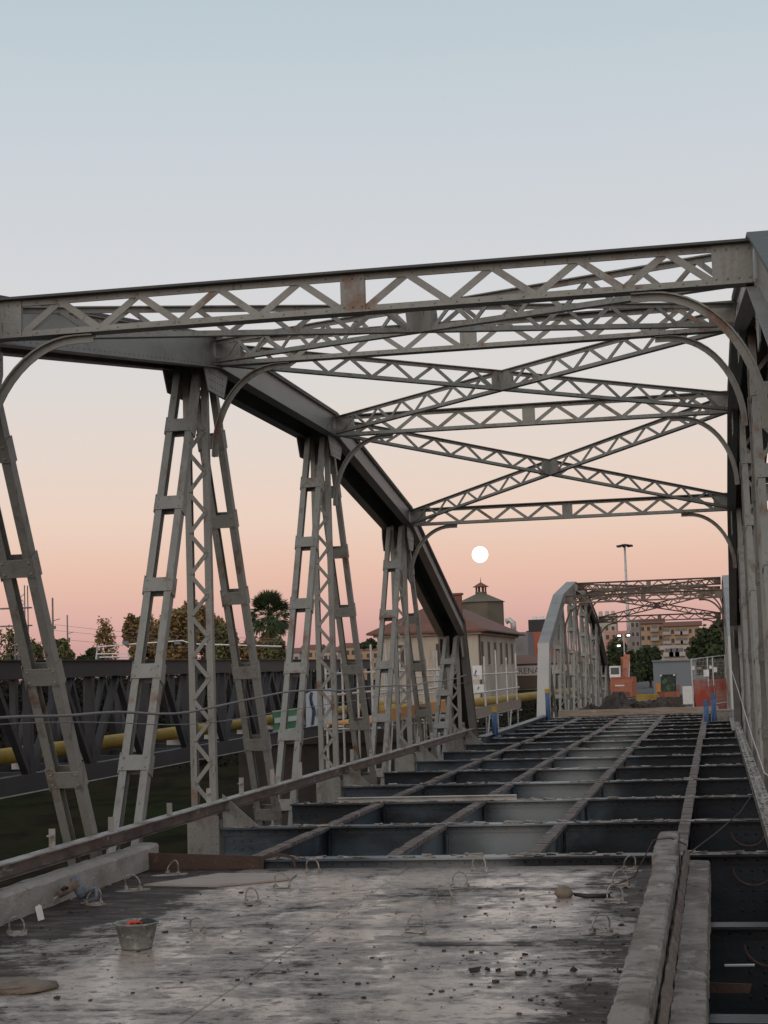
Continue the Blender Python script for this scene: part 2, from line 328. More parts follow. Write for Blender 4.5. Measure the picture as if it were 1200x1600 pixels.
# ------------------------------------------------------------------ the ground
def ground_z(x, y):
    if y < -6: z = -.5
    elif y < 8: z = -.5-8.5*(y+6)/14
    elif y < 48: z = -9.0
    elif y < 112: z = -9+8.0*((y-48)/64)**.85
    else: z = -1.0
    if y > 112: z -= min(1.5, max(0, (-x-14)*.02))*0
    return z
def build_ground():
    xs = [-4000, -1500, -600, -300]+[-200+i*10 for i in range(41)]+[300, 600, 1500, 4000]
    ys = [-400, -60, -6, 0, 8, 20, 34, 48]+[48+i*4 for i in range(1, 17)]+[116, 130, 160, 220, 400, 900, 2500, 7000]
    v = []; f = []
    for y in ys:
        for x in xs:
            j = 0 if (y < -6 or y > 112) else random.uniform(-.35, .35)
            v.append((x, y, ground_z(x, y)+j))
    n = len(xs)
    for i in range(len(ys)-1):
        for j in range(n-1): f.append((i*n+j, i*n+j+1, (i+1)*n+j+1, (i+1)*n+j))
    mb = MB(); mb.v = v; mb.f = f
    mb.build('ground', 'ground', kind='structure')
M['ground'].node_tree.nodes['Principled BSDF'].inputs['Specular IOR Level'].default_value = 0
build_ground()
wm = mat('river_water', (.012, .016, .014), .12)
MB().add([(-400, 4, -8.6), (400, 4, -8.6), (400, 52, -8.6), (-400, 52, -8.6)], [(0, 1, 2, 3)]) if 0 else None
mbw = MB(); mbw.add([(-400, 4, -8.6), (400, 4, -8.6), (400, 50, -8.6), (-400, 50, -8.6)], [(0, 1, 2, 3)]); mbw.build('river', wm, kind='structure')

# ------------------------------------------------------------------ truss spans
XA, XB = -6.72, .785            # planes of the two trusses
HALF = .285                     # half width of the chord
NODES = [(-20.15, -.55), (-18.25, 3.0), (-10.95, 5.33), (-3.65, 6.36), (3.65, 6.36), (10.95, 5.33), (18.25, 3.0), (20.15, -.55)]
CH = .43                        # chord depth
def normals():
    segn = []
    for (y0, z0), (y1, z1) in zip(NODES, NODES[1:]):
        d = V((y1-y0, z1-z0)).normalized(); segn.append(V((-d.y, d.x)))
    out = [segn[0]]
    for a, b in zip(segn, segn[1:]):
        m = (a+b).normalized(); out.append(m/m.dot(a))
    return out+[segn[-1]]
NRM = normals()
def sweep(mb, i, x0, x1, n0, n1):
    """a plate of the chord between node i and i+1, x0..x1 wide, n0..n1 along the chord's normal"""
    vs = []
    for k in (i, i+1):
        (y, z), n = NODES[k], NRM[k]
        for x, h in ((x0, n0), (x1, n0), (x1, n1), (x0, n1)): vs.append((x, y+n.x*h, z+n.y*h))
    mb.add(vs, [(0, 1, 2, 3), (7, 6, 5, 4), (0, 4, 5, 1), (1, 5, 6, 2), (2, 6, 7, 3), (3, 7, 4, 0)])
def lattice(p0, p1, depth, thick, n, parent, m, name, fine, skip=(), lean=0):
    """zigzag bars between bottom line p0-p1 and the line 'depth' above it; returns bars"""
    p0, p1 = V(p0), V(p1); d = p1-p0; upz = V((0, 0, depth)); nrm = d.cross(upz).normalized()
    mb = MB()
    for k in range(n):
        a = p0+d*(k/n); b = p0+d*((k+.5)/n)+upz; c = p0+d*((k+1)/n)
        for q, (s, e) in enumerate(((a, b), (b, c))):
            off = nrm*(.007 if q else -.007)
            if fine: piece(name, s+off, e+off, .062 if fine == 1 else .05, thick, nrm, m, parent)
            else: mb.bar(s+off, e+off, .058, thick, nrm)
    if not fine: mb.build(name, m, parent, kind='stuff')

def make_strut(root, y, zb, fine, m):
    x0, x1 = XA+HALF+.015, XB-HALF-.015; D = .37; xm = (x0+x1)/2
    mb = MB()
    for z0, zf in ((zb, zb), (zb+D-.07, zb+D-.014)):
        mb.box((x0, y-.011, z0+(.014 if z0 == zb else 0)), (x1, y+.011, z0+(.07 if z0 == zb else .056)))
    mb.box((x0, y-.085, zb), (x1, y+.085, zb+.014))
    strut = mb.build('cross_strut', m, root)
    MB().box((x0, y-.095, zb+D-.014), (x1, y+.095, zb+D+.008)).build('top_flange', 'cover' if fine else m, strut)
    for a, b in ((x0, x0+.34), (xm-.11, xm+.11), (x1-.34, x1)):
        MB().box((a, y-.022, zb+.015), (b, y+.022, zb+D-.015)).build('strut_plate', m, strut)
    if fine:
        rv = MB()
        for a, b in ((x0, x0+.34), (xm-.11, xm+.11), (x1-.34, x1)):
            for zz in (zb+.06, zb+D-.06):
                k = int((b-a)/.1)
                for i in range(k+1): rv.rivet((a+.03+(b-a-.06)*i/max(1, k), y-.022, zz), (0, -1, 0), .013)
        for i in range(70):
            x = x0+.1+(x1-x0-.2)*i/69
            for zz in (zb+.042, zb+D-.042): 
                if i % 2 == 0: rv.rivet((x, y-.011, zz), (0, -1, 0), .012)
        rv.build('rivets', m, strut, kind='stuff')
    for a, b in ((x0+.34, xm-.11), (xm+.11, x1-.34)):
        lattice((a, y, zb+.045), (b, y, zb+.045), D-.09, .012, 4, strut, m, 'lacing_bar', 1 if fine else 0)
    # curved knee brackets down to the posts
    for sx, xp in ((1, XA+.20), (-1, XB-.20)):
        kb = MB(); a_, b_ = .95, 1.22; N = 14; pts = []
        for i in range(N+1):
            t = PI/2*i/N
            pts.append((xp+sx*(a_-a_*math.cos(t))+sx*.02, y, zb-.006-b_+b_*math.sin(t)))
        pts.append((pts[-1][0]+sx*.16, y, zb-.006))
        nm = []
        for i in range(len(pts)):
            d = (V(pts[min(i+1, len(pts)-1)])-V(pts[max(0, i-1)])).normalized(); nm.append((-d.z*sx*-1, 0, -abs(d.x)) if 0 else (sx*abs(d.z), 0, -abs(d.x)))
        kb.ribbon(pts, nm, .115, -.0, .014); kb.ribbon(pts, nm, .016, .0142, .075)
        kb.build('knee_bracket', m, root)

def make_brace(root, p, q, fine, m):
    p, q = V(p), V(q); D = .31; d = q-p; mid = (p+q)/2
    mb = MB()
    upz = V((0, 0, 1))
    mb.bar(p+upz*.006, q+upz*.006, .10, .012); mb.bar(p+upz*.036, q+upz*.036, .02, .05)
    mb.bar(p+upz*(D-.006), q+upz*(D-.006), .10, .012); mb.bar(p+upz*(D-.036), q+upz*(D-.036), .02, .05)
    b = mb.build('lateral_brace', m, root)
    e = d.normalized()
    MB().bar(mid-e*.2+upz*D/2, mid+e*.2+upz*D/2, .045, D-.002).build('brace_plate', m, b)
    for s, t in ((p+e*.25, mid-e*.2), (mid+e*.2, q-e*.25)):
        lattice(s+upz*.03, t+upz*.03, D-.06, .012, 6, b, m, 'brace_lacing_bar', 2 if fine else 0)

def leg(mb, p, q, depth, fl, inward):
    """channel: web in the truss plane, flanges towards the middle of the member"""
    p, q = V(p), V(q); d = (q-p).normalized(); pl = V((1, 0, 0)).cross(d)
    mb.bar(p, q, .012, depth, pl)
    for s in (-1, 1):
        o = pl*(s*(depth/2-.006))+V((inward*(fl/2+.006), 0, 0))
        mb.bar(p+o, q+o, .012, fl, (1, 0, 0))

def make_truss(root, X, fine, m, chordm, face, HALF=.285):
    """face: +1 when the deck lies on the +x side of this truss"""
    n = len(NODES)
    for i in range(n-1):
        mb = MB(); h = CH/2
        for s in (-1, 1):
            a = X+s*(HALF-.03); 
            sweep(mb, i, min(a, a+s*.02), max(a, a+s*.02), -h, h-.001)
            sweep(mb, i, min(a+s*.021, a+s*.11), max(a+s*.021, a+s*.11), -h, -h+.014)
            sweep(mb, i, min(a-s*.001, a-s*.07), max(a-s*.001, a-s*.07), -h, -h+.014)
            sweep(mb, i, min(a+s*.021, a+s*.075), max(a+s*.021, a+s*.075), h-.016, h-.002)
        lead = not fine and i == 0
        c = mb.build('top_chord_segment', 'newgrey' if lead else chordm, root)
        cv = MB(); sweep(cv, i, X-HALF-.055, X+HALF+.055, h, h+.03); cv.build('cover_plate', 'newgrey' if lead else ('cover' if fine else chordm), c)
        if fine:
            rv = MB(); (y0, z0), (y1, z1) = NODES[i], NODES[i+1]; L = math.hypot(y1-y0, z1-z0); d = V((0, y1-y0, z1-z0)).normalized(); nn = V((0, -d.z, d.y))
            if L > 4:
                xs_ = X+face*(HALF-.01)
                for k in range(int(L/.16)):
                    p = V((xs_, y0, z0))+d*(.16*k+.08)
                    rv.rivet(p+nn*(-h+.06), (face, 0, 0)); rv.rivet(p+nn*(h-.05), (face, 0, 0))
                rv.build('rivets', chordm, c, kind='stuff')
            # splice cover near each node
    for k in range(1, n-1):
        y, z = NODES[k]
        for s in (-1, 1):
            x = X+s*(HALF-.03+.021); zc = z-CH/2; big = 1 if 2 < k < n-3 else .66
            g = [(y-.55*big, zc+.16), (y+.55*big, zc+.16), (y+.55*big, zc-.05), (y+.36*big, zc-.36), (y-.36*big, zc-.36), (y-.55*big, zc-.05)]
            if k <= 2 or k >= n-3:   # sloping chord: keep the plate inside it
                g = [(yy, zz-.1-abs(yy-y)*.25) for yy, zz in g]
            pl = MB().prism(g, 'x', min(x, x+s*.014), max(x, x+s*.014)); gp = pl.build('gusset_plate', m, root)
            if fine and s == face:
                rv = MB()
                for i in range(6):
                    for j in range(4): rv.rivet((x+s*.014, y-.3+.12*i, zc-.30+.1*j), (s, 0, 0))
                rv.build('rivets', m, gp, kind='stuff')
    # verticals
    for k in range(1, n-1):
        y, z = NODES[k]; zt = z-CH/2+.05; zl = -.95; mb = MB()
        for s in (-1, 1): leg(mb, (X+s*.165, y, zl), (X+s*.165, y, zt), .10, .075, -s)
        po = mb.build('vertical_post', m, root)
        zz0, zz1 = .30, zt-.35; nb = max(2, round((zz1-zz0)/.56))
        for yf, ff in ((-.056, fine),):
            bars = MB()
            for i in range(nb*2):
                a = zz0+(zz1-zz0)*i/(nb*2); b = zz0+(zz1-zz0)*(i+1)/(nb*2); s = 1 if i % 2 else -1
                P, Q = (X-s*.115, y+yf, a), (X+s*.115, y+yf, b)
                if ff and 2 < k and face > 0: piece('lacing_strap', P, Q, .055, .01, (0, 1, 0), m, po)
                else: bars.bar(P, Q, .01, .055, (0, 0, 1) if 0 else V((Q[0]-P[0], 0, Q[2]-P[2])).cross(V((0, 1, 0)))) if 0 else bars.bar(P, Q, .055, .01, (0, 1, 0))
            if bars.v: bars.build('lacing', m, po, kind='stuff')
        ft = MB(); ft.box((X-.215, y-.105, -.95), (X+.215, y-.093, .16)); ft.box((X-.215, y+.093, -.95), (X+.215, y+.105, .16))
        ft.box((X-.225, y-.085, -.95), (X-.2, y+.085, .1)); ft.box((X+.2, y-.085, -.95), (X+.225, y+.085, .1))
        for i in range(9):
            for xx in (-.18, -.12, .12, .18): ft.rivet((X+xx, y-.105, .1-.1*i), (0, -1, 0), .014)
        ft.build('post_foot', m, root)
    # diagonals, battened pairs of channels
    for k in range(1, n-1):
        y, z = NODES[k]
        for sg in (-1, 1):
            yb = y+sg*3.65
            if abs(yb) > 18: continue
            zt = z-CH/2-.04
            P = V((0, y+sg*.30, zt)); Q = V((0, yb-sg*.22, -.72)); d = (Q-P).normalized(); pln = V((1, 0, 0)).cross(d); L = (Q-P).length
            mb = MB()
            for s in (-1, 1): leg(mb, P+V((X+s*.172, 0, 0)), Q+V((X+s*.172, 0, 0)), .125, .08, -s)
            dg = mb.build('diagonal', m, root)
            nbat = max(2, int(L/1.15))
            for b in range(nbat):
                c = P+d*(L*(b+.8)/(nbat+.4)); bb = MB()
                for f_ in (-1, 1): bb.bar(c-d*.095+pln*(f_*.070)+V((X, 0, 0)), c+d*.095+pln*(f_*.070)+V((X, 0, 0)), .36, .012, pln)
                for s in (-1, 1): bb.bar(c-d*.13+V((X+s*.1855, 0, 0)), c+d*.13+V((X+s*.1855, 0, 0)), .155, .010, (1, 0, 0))
                if fine:
                    for u in (-.14, .14):
                        for t_ in (-.06, .06): bb.rivet(c+d*t_-pln*(.0765 if pln.y > 0 else -.0765)+V((X+u, 0, 0)), pln*(-1 if pln.y > 0 else 1), .016)
                bb.build('batten_plate', m, dg)
    # bottom chord
    mb = MB()
    for s in (-1, 1):
        x = X+s*.26
        mb.box((x-.011, -20.1, -1.0), (x+.011, 20.1, -.60)); mb.box((x-s*.011-.04 if s > 0 else x+.012, -20.1, -.614), (x-.012 if s > 0 else x+.06, 20.1, -.6))
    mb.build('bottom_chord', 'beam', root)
    for k in range(-5, 6):
        if k % 2 == 0:
            y = k*3.65; g = MB()
            for s in (-1, 1): g.prism([(y-.55, -1.0), (y+.55, -1.0), (y+.55, -.62), (y+.3, -.32), (y-.3, -.32), (y-.55, -.62)], 'x', X+s*.29-.007, X+s*.29+.007)
            g.build('gusset_plate', m, root)
    # shoes at both ends
    for s in (-1, 1):
        y = s*20.15
        sh = MB(); sh.prism([(y-.55, -.95), (y+.55, -.95), (y+.33, -.05), (y-.33, -.05)], 'x', X-.34, X+.34)
        sh.build('bearing_shoe', 'newgrey' if (not fine and s < 0) else chordm, root)

# floor beam and stringer meshes are shared
def fb_mesh(x0, x1, depth, fine=True):
    mb = MB()
    mb.box((x0, -.13, -.022), (x1, .13, 0)); mb.box((x0, -.13, -depth), (x1, .13, -depth+.022))
    mb.box((x0, -.007, -depth+.022), (x1, .007, -.022))
    for s in (-1, 1): mb.box((x0, s*.0085 if s > 0 else -.0185, -.115), (x1, .0185 if s > 0 else -.0085, -.024))
    for x in (-5.07, -3.53, -2.0, -.46):
        for s in (-1, 1): mb.box((x+s*.055-.01, -.1, -depth+.024), (x+s*.055+.01, -.0095, -.118))
        for i in range(6): 
            for s in (-1, 1): mb.rivet((x+s*.10, -.0072, -.16-.09*i), (0, -1, 0), .015)
    n = int((x1-x0)/.16)
    for i in range(n): mb.rivet((x0+.08+.16*i, -.0186, -.07), (0, -1, 0), .015)
    for i in range(5):
        for j in range(3): mb.rivet((x1-.14-.12*j, -.0072, -.18-.1*i), (0, -1, 0), .018); mb.rivet((x0+.14+.12*j, -.0072, -.18-.1*i), (0, -1, 0), .018)
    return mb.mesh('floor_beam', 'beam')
def stringer_mesh(L):
    mb = MB(); 
    mb.box((-.065, .14, -.05), (.065, L-.14, -.035)); mb.box((-.065, .14, -.38), (.065, L-.14, -.365)); mb.box((-.006, .01, -.365), (.006, L-.01, -.05))
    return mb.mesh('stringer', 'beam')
def crust_strip(L, w=.2, seed=1):
    """broken crust left on a stringer, in short uneven slices across it"""
    rnd = random.Random(seed); mb = MB(); y = .1
    while y < L-.1:
        s = rnd.uniform(.18, .7)
        if rnd.random() < .96:
            a = w/2*rnd.uniform(.88, 1.04); t = rnd.uniform(-.006, .008)
            mb.box((-a, y, -.0345), (a*rnd.uniform(.9, 1.1), min(y+s-.004, L-.1), t), .003)
        y += s
    return mb.mesh('stringer_crust', 'stringer')
def residue(x0, x1, seed, z=0.0):
    rnd = random.Random(seed); mb = MB(); x = x0
    while x < x1:
        s = rnd.uniform(.03, .17)
        for yy in (-1, 1):
            if rnd.random() < .5:
                w = rnd.uniform(.02, .085); h = rnd.uniform(.003, .02); c = yy*rnd.uniform(.05, .1)
                mb.box((x, c-w/2, z+.001), (x+s*.97, c+w/2, z+h), .012)
        x += s
    return mb

def make_span(name, label, loc, rx, fine):
    root = thing(name, label, 'bridge span', loc); root.rotation_euler = (rx, 0, 0)
    m = 'steel'
    make_truss(root, XA, fine, m, 'chord', 1, .285 if fine else .175)
    make_truss(root, XB, fine, m, 'chord', -1, .285 if fine else .175)
    zb = lambda k: NODES[k][1]-.20
    if not fine: m = 'steelfar'
    for k in (2, 3, 4, 5): make_strut(root, NODES[k][0], zb(k), fine, m)
    for k in (2, 3, 4):
        ya, yb = NODES[k][0]+.12, NODES[k+1][0]-.12; za, zc = zb(k)+.03, zb(k+1)+.03
        xa, xb = XA+HALF+.05, XB-HALF-.05
        make_brace(root, (xa, ya, za), (xb, yb, zc), fine, m)
        make_brace(root, (xb, ya, za+.002), (xa, yb, zc+.002), fine, m)
    return root

span = make_span('bridge_span', 'riveted grey steel truss span in the foreground, stripped floor beams showing under lattice struts', (0, 25.11, 0), 0, True)
span2 = make_span('bridge_span', 'far truss span with pale grey end portal standing beyond the open floor grid', (0, 85.65, -.66), -.018, False)

# --- floor of the first span
FBM = fb_mesh(-6.47, .535, .78)
STM = stringer_mesh(3.65); CRM = [crust_strip(3.65, .14, s) for s in range(5)]
for j in range(-5, 6):
    y = j*3.65; low = -.165 if j <= -3 else 0
    fb = put('floor_beam', FBM, span, Matrix.Translation((0, y, low)))
    if j >= -2: residue(-6.3, .45, 40+j).build('concrete_residue', 'crust', fb, kind='stuff')
    # triangular wing plates up to the posts
    if j % 2 and j > -3:
        for x, s in ((-6.47, 1),):
            MB().prism([(x, .002), (x+s*.5, .002), (x, .44)], 'y', y-.03, y-.016).build('wing_plate', 'steel', span)
    for i, x in enumerate((-5.07, -3.53, -2.0, -.46)):
        if j < 5:
            lo = low if j < -2 else 0
            if j < -2 : lo = -.165
            st = put('stringer', STM, span, Matrix.Translation((x, y, lo)))
            if j >= -2: put('stringer_crust', CRM[(i+j) % 5], st, kind='stuff')
# --- rail along the left truss, stubs, and one along the right truss
def rail(x, s, y0, y1):
    mb = MB(); t = .012
    mb.box((x-t/2, y0, .235), (x+t/2, y1, .355)); mb.box((x+s*.007 if s > 0 else x-.07, y0, .225), (x+.07 if s > 0 else x-.007, y1, .2345))
    return mb
rl = rail(-6.44, 1, -20, 19.4).build('edge_rail', 'rail', span)
MB().box((-6.515, -20, .356), (-6.365, 19.4, .37)).build('rail_top', 'railtop', rl)
rnd = random.Random(5)
y = -19
while y < 18:
    h = rnd.uniform(.12, .24); x = -6.44
    sb = MB().box((x-.035, y-.03, .3705), (x+.03, y-.018, .37+h)).box((x-.035, y-.0175, .3705), (x-.024, y+.03, .37+h*.97))
    if rnd.random() < .5: sb.box((x-.03, y-.10, .37+h*.62), (x+.02, y-.031, .37+h*.7))
    sb.build('rail_stub', 'railtop', rl); y += rnd.uniform(1.5, 2.1)
rr = rail(.47, -1, -13, 19.4).build('edge_rail', 'rail', span); MB().box((.395, -13, .356), (.545, 19.4, .37)).build('rail_top', 'railtop', rr)
rs = residue(-13, 19, 77, 0)
rs2 = MB()
for v in range(0, len(rs.v)): rs2.v.append((.47+rs.v[v][1]*.55, rs.v[v][0], .371+rs.v[v][2]*.8))
rs2.f = [tuple(reversed(f)) for f in rs.f]; rs2.build('concrete_residue', 'crust', rr, kind='stuff')
# hooks on the right ends of the near beams
for j, px_ in ((-2, .28), (-1, .3), (-3, .32), (-4, .33)):
    mb = MB(); y = j*3.65-.11; zc = -.12+(-.165 if j < -2 else 0)
    mb.tube([(px_+.20*math.cos(a), y-.03, zc-.02+.17*math.sin(a)) for a in [PI+i*PI/12 for i in range(13)]], .011, 6)
    mb.build('cable_hook', 'rust', span)

# ------------------------------------------------------------------ middle section between the spans
mid = thing('approach_floor', 'open steel floor grid between the two truss spans, beams lying close together', 'bridge floor', (0, 47.0, -.02))
FBM2 = fb_mesh(-6.3, .45, .62); ys = [0, 2.9, 5.9, 8.7, 11.3, 13.8, 16.3]
for i, y in enumerate(ys):
    fb = put('floor_beam', FBM2, mid, Matrix.Translation((0, y, 0))); residue(-6.2, .4, 90+i).build('concrete_residue', 'crust', fb, kind='stuff')
for x in (-6.35, .5): 
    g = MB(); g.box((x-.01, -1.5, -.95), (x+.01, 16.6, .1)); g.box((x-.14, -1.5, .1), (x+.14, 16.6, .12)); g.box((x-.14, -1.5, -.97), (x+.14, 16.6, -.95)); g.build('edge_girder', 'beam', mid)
for x in (-5.07, -3.53, -2.0, -.46):
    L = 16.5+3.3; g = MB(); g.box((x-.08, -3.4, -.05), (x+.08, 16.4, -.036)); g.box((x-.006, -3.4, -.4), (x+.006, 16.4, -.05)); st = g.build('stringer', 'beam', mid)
    q = put('stringer_crust', crust_strip(19.6, .17, int(-x*10)), st, Matrix.Translation((x+.03, -3.3, .012)), 'stuff')
pier = thing('bridge_pier', 'stone pier under the joint after the first span', 'bridge pier', (0, 46, -9))
MB().box((-8.2, -1.2, 0), (2.2, 1.2, 7.6)).build('pier_shaft', 'stone', pier)
MB().box((-8.5, -1.5, 7.6), (2.5, 1.5, 8.0)).build('pier_cap', 'stone', pier)
pier2 = thing('bridge_pier', 'stone pier carrying the portal of the far truss span', 'bridge pier', (0, 64.6, -9.5))
MB().box((-8.2, -1.2, 0), (2.2, 1.2, 7.75)).build('pier_shaft', 'stone', pier2)
MB().box((-8.5, -1.5, 7.75), (2.5, 1.5, 8.15)).build('pier_cap', 'stone', pier2)
# deck of the far span, and the road after it
r2 = MB(); r2.add([(-6.3, 64.3, -.30), (.4, 64.3, -.30), (.4, 108, -.93), (-6.3, 108, -.93), (-6.3, 64.3, -.6), (.4, 64.3, -.6), (.4, 108, -1.2), (-6.3, 108, -1.2)],
                  [(0, 1, 2, 3), (7, 6, 5, 4), (0, 4, 5, 1), (1, 5, 6, 2), (2, 6, 7, 3), (3, 7, 4, 0)]); r2.build('road_deck', 'asphalt', kind='structure')
r3 = MB(); r3.add([(-9, 108, -.95), (3, 108, -.95), (6, 320, -.95), (-12, 320, -.95)], [(0, 1, 2, 3)]); r3.build('road', 'asphalt', kind='structure')

# ------------------------------------------------------------------ concrete deck in the foreground
deck = bpy.data.objects.new('deck', None); COL.objects.link(deck); deck['kind'] = 'structure'; deck['label'] = 'wet precast concrete deck panels in the foreground'
YS = [3.0, 5.2, 7.75, 10.25, 12.70, 15.43, 17.64]
XS = [-6.16, -3.28, -.60]
def loop_build(k):
    rnd = random.Random(k); mb = MB(); r = rnd.uniform(.055, .072); h = rnd.uniform(.062, .088); ln = rnd.uniform(-.03, .03); kink = rnd.uniform(-.02, .02)
    pts = [(-r, 0, 0)]+[(-r*math.cos(a)+ln*math.sin(a), kink*math.sin(2*a), .06+h*math.sin(a)) for a in [i*PI/12 for i in range(13)]]+[(r, 0, 0)]
    mb.tube(pts, .0075, 6)
    for s in (-1, 1): mb.cbox((s*r, 0, .015), (.036, .036, rnd.uniform(.02, .045)), rnd.uniform(0, 1), .004)
    mb.box((-.075, -.03, -.001), (.075, .03, .010), .007)
    return mb.mesh('lifting_loop', 'loop')
loop_meshes = [loop_build(k) for k in range(7)]
pad_mesh = MB().prism([(.21*math.cos(a)*random.uniform(.7, 1.2), .13*math.sin(a)*random.uniform(.7, 1.2)) for a in [i*PI/8 for i in range(16)]], 'z', 0, .006).mesh('mortar_pad', 'kerbpale')
LOOPS = [(x+random.uniform(-.03, .03), y) for y in (17.2, 15.97, 14.98, 13.25) for x in (-5.79, -4.24, -2.46, -.965)]
for i in range(len(YS)-1):
    for k in range(2):
        x0, x1, y0, y1 = XS[k]+.004, XS[k+1]-.004, YS[i]+.005, YS[i+1]-.005
        mb = MB(); t = -.09; b = .008
        mb.add([(x0+b, y0+b, t), (x1-b, y0+b, t), (x1-b, y1-b, t), (x0+b, y1-b, t), (x0, y0, t-b), (x1, y0, t-b), (x1, y1, t-b), (x0, y1, t-b), (x0, y0, t-.07), (x1, y0, t-.07), (x1, y1, t-.07), (x0, y1, t-.07)],
               [(0, 1, 2, 3), (4, 5, 1, 0), (5, 6, 2, 1), (6, 7, 3, 2), (7, 4, 0, 3), (8, 9, 5, 4), (9, 10, 6, 5), (10, 11, 7, 6), (11, 8, 4, 7), (11, 10, 9, 8)])
        p = mb.build('deck_panel', 'deck', deck)
        for (x, y) in LOOPS:
            if x0 < x < x1 and y0 < y < y1:
                put('lifting_loop', loop_meshes[random.randrange(7)], p, Matrix.Translation((x, y, -.084)) @ Matrix.Rotation(random.uniform(-.25, .25), 4, 'Z') @ Matrix.Rotation(random.uniform(-.25, .12), 4, 'X'))
                put('mortar_pad', pad_mesh, p, Matrix.Translation((x+random.uniform(-.04, .04), y+random.uniform(-.05, .05), -.0898)) @ Matrix.Rotation(random.uniform(-3, 3), 4, 'Z') @ Matrix.Diagonal((random.uniform(.45, .95), .6, 1, 1)))

def rough_sweep(profile, y0, y1, step, jit, taper=0):
    """profile (x,z) loop drawn along y with uneven, chipped edges"""
    n = len(profile); N = max(2, int((y1-y0)/step)); mb = MB(); rnd = random.Random(int(y0*100)+n)
    for i in range(N+1):
        y = y0+(y1-y0)*i/N
        for (x, z) in profile: mb.v.append((x+rnd.gauss(0, jit), y+(rnd.gauss(0, jit) if 0 < i < N else 0), z+rnd.gauss(0, jit)))
    for i in range(N):
        for j in range(n): mb.f.append((i*n+j, i*n+(j+1) % n, (i+1)*n+(j+1) % n, (i+1)*n+j))
    mb.f.append(tuple(reversed(range(n)))); mb.f.append(tuple(N*n+j for j in range(n)))
    return mb
# left kerb beam
kp = [(-6.165, -.088), (-6.165, .03), (-6.168, .135), (-6.19, .165), (-6.27, .172), (-6.37, .17), (-6.40, .14), (-6.405, -.088)]
kb = rough_sweep(kp, 3, 17.95, .12, .0028); k_ = kb.build('kerb_beam', 'kerbpale')
tag(k_, 'low concrete kerb beam with chipped top along the left edge of the deck', 'kerb')
# right kerb: stepped beam and a shorter one behind it
kr = thing('kerb_beam', 'long stepped concrete kerb beam running along the right edge of the deck', 'kerb', (0, 0, 0))
rough_sweep([(-.40, -.088), (-.40, .27), (-.42, .285), (-.50, .287), (-.58, .282), (-.60, .262), (-.605, -.088)], 3, 15.22, .08, .0035).build('upstand', 'concrete', kr)
rough_sweep([(-.335, -.10), (-.335, .10), (-.36, .15), (-.375, .16), (-.397, .13), (-.397, -.10)], 3, 16.9, .21, .004).build('mortar_ledge', 'mortar', kr)
rough_sweep([(-.145, -.16), (-.145, .075), (-.16, .085), (-.24, .087), (-.33, .085), (-.33, -.16)], 3, 16.5, .08, .0035).build('footing', 'concrete', kr)
kr2 = rough_sweep([(-.435, -.02), (-.435, .27), (-.45, .285), (-.54, .287), (-.62, .282), (-.64, .265), (-.645, -.02)], 15.25, 17.28, .08, .003).build('kerb_beam', 'concrete')
tag(kr2, 'short concrete kerb block set behind the long right kerb, end over the open beams', 'kerb')

# ------------------------------------------------------------------ things on the deck
bk = thing('bucket', 'mortar splashed black rubber bucket standing on the wet deck', 'bucket', (-4.51, 12.56, -.089)); bk.scale = (1, 1, .8)
body = MB().lathe([(.0, .006), (.105, .006), (.115, 0), (.12, .02), (.165, .235), (.172, .238), (.176, .25), (.17, .258), (.158, .25), (.152, .225), (.112, .03), (0, .028)], 28)
body.build('bucket_body', 'bucket', bk, True)
MB().lathe([(0, .16), (.08, .165), (.142, .15)], 18).build('mortar_fill', 'mortar', bk, True)
for s in (-1, 1): MB().tube([(s*.166, -.035, .225), (s*.195, -.03, .23), (s*.198, 0, .232), (s*.195, .03, .23), (s*.166, .035, .225)], .008, 6).build('bucket_lug', 'bucket', bk)
def lump(name, c, r, seed, m, flat=1, parent=None):
    rnd = random.Random(seed); mb = MB(); n, k = 9, 6
    for i in range(1, k):
        th = PI*i/k
        for j in range(n):
            a = 2*PI*j/n; q = rnd.uniform(.78, 1.2)
            mb.v.append((c[0]+r[0]*q*math.sin(th)*math.cos(a), c[1]+r[1]*q*math.sin(th)*math.sin(a), c[2]+r[2]*math.cos(th)*rnd.uniform(.85, 1.1)))
    t = len(mb.v); mb.v += [(c[0], c[1], c[2]+r[2]), (c[0], c[1], c[2]-r[2])]
    for i in range(k-2):
        for j in range(n): mb.f.append((i*n+j, (i+1)*n+j, (i+1)*n+(j+1) % n, i*n+(j+1) % n))
    for j in range(n): mb.f.append((t, j, (j+1) % n)); mb.f.append((t+1, (k-2)*n+(j+1) % n, (k-2)*n+j))
    return mb.build(name, m, parent, True)
gl = MB(); gl.tube([(-4.60, 12.54, .15), (-4.55, 12.53, .19), (-4.50, 12.52, .205), (-4.46, 12.52, .20)], [.035, .045, .042, .03], 9)
for k, (dx, dz) in enumerate(((.05, .03), (.065, .012), (.06, -.008), (.045, -.028))):
    gl.tube([(-4.475, 12.50+.012*k, .205), (-4.45+dx*.5, 12.49+.012*k, .215+dz*.4), (-4.45+dx, 12.48+.014*k, .19+dz)], [.014, .013, .010], 6)
gl.tube([(-4.53, 12.49, .2), (-4.51, 12.455, .225), (-4.485, 12.44, .22)], [.015, .014, .010], 6)
g = gl.build('glove', 'red', None, True); g.matrix_basis = Matrix.Translation((-4.53, 12.52, .09)) @ Matrix.Diagonal((.62, .62, .62, 1)) @ Matrix.Translation((4.53, -12.52, -.17)); tag(g, 'red work glove stuffed into the rubber bucket', 'glove')
g = lump('rag', (-4.42, 12.55, .112), (.075, .06, .035), 4, 'black'); tag(g, 'black rag hanging over the rim of the rubber bucket', 'rag')
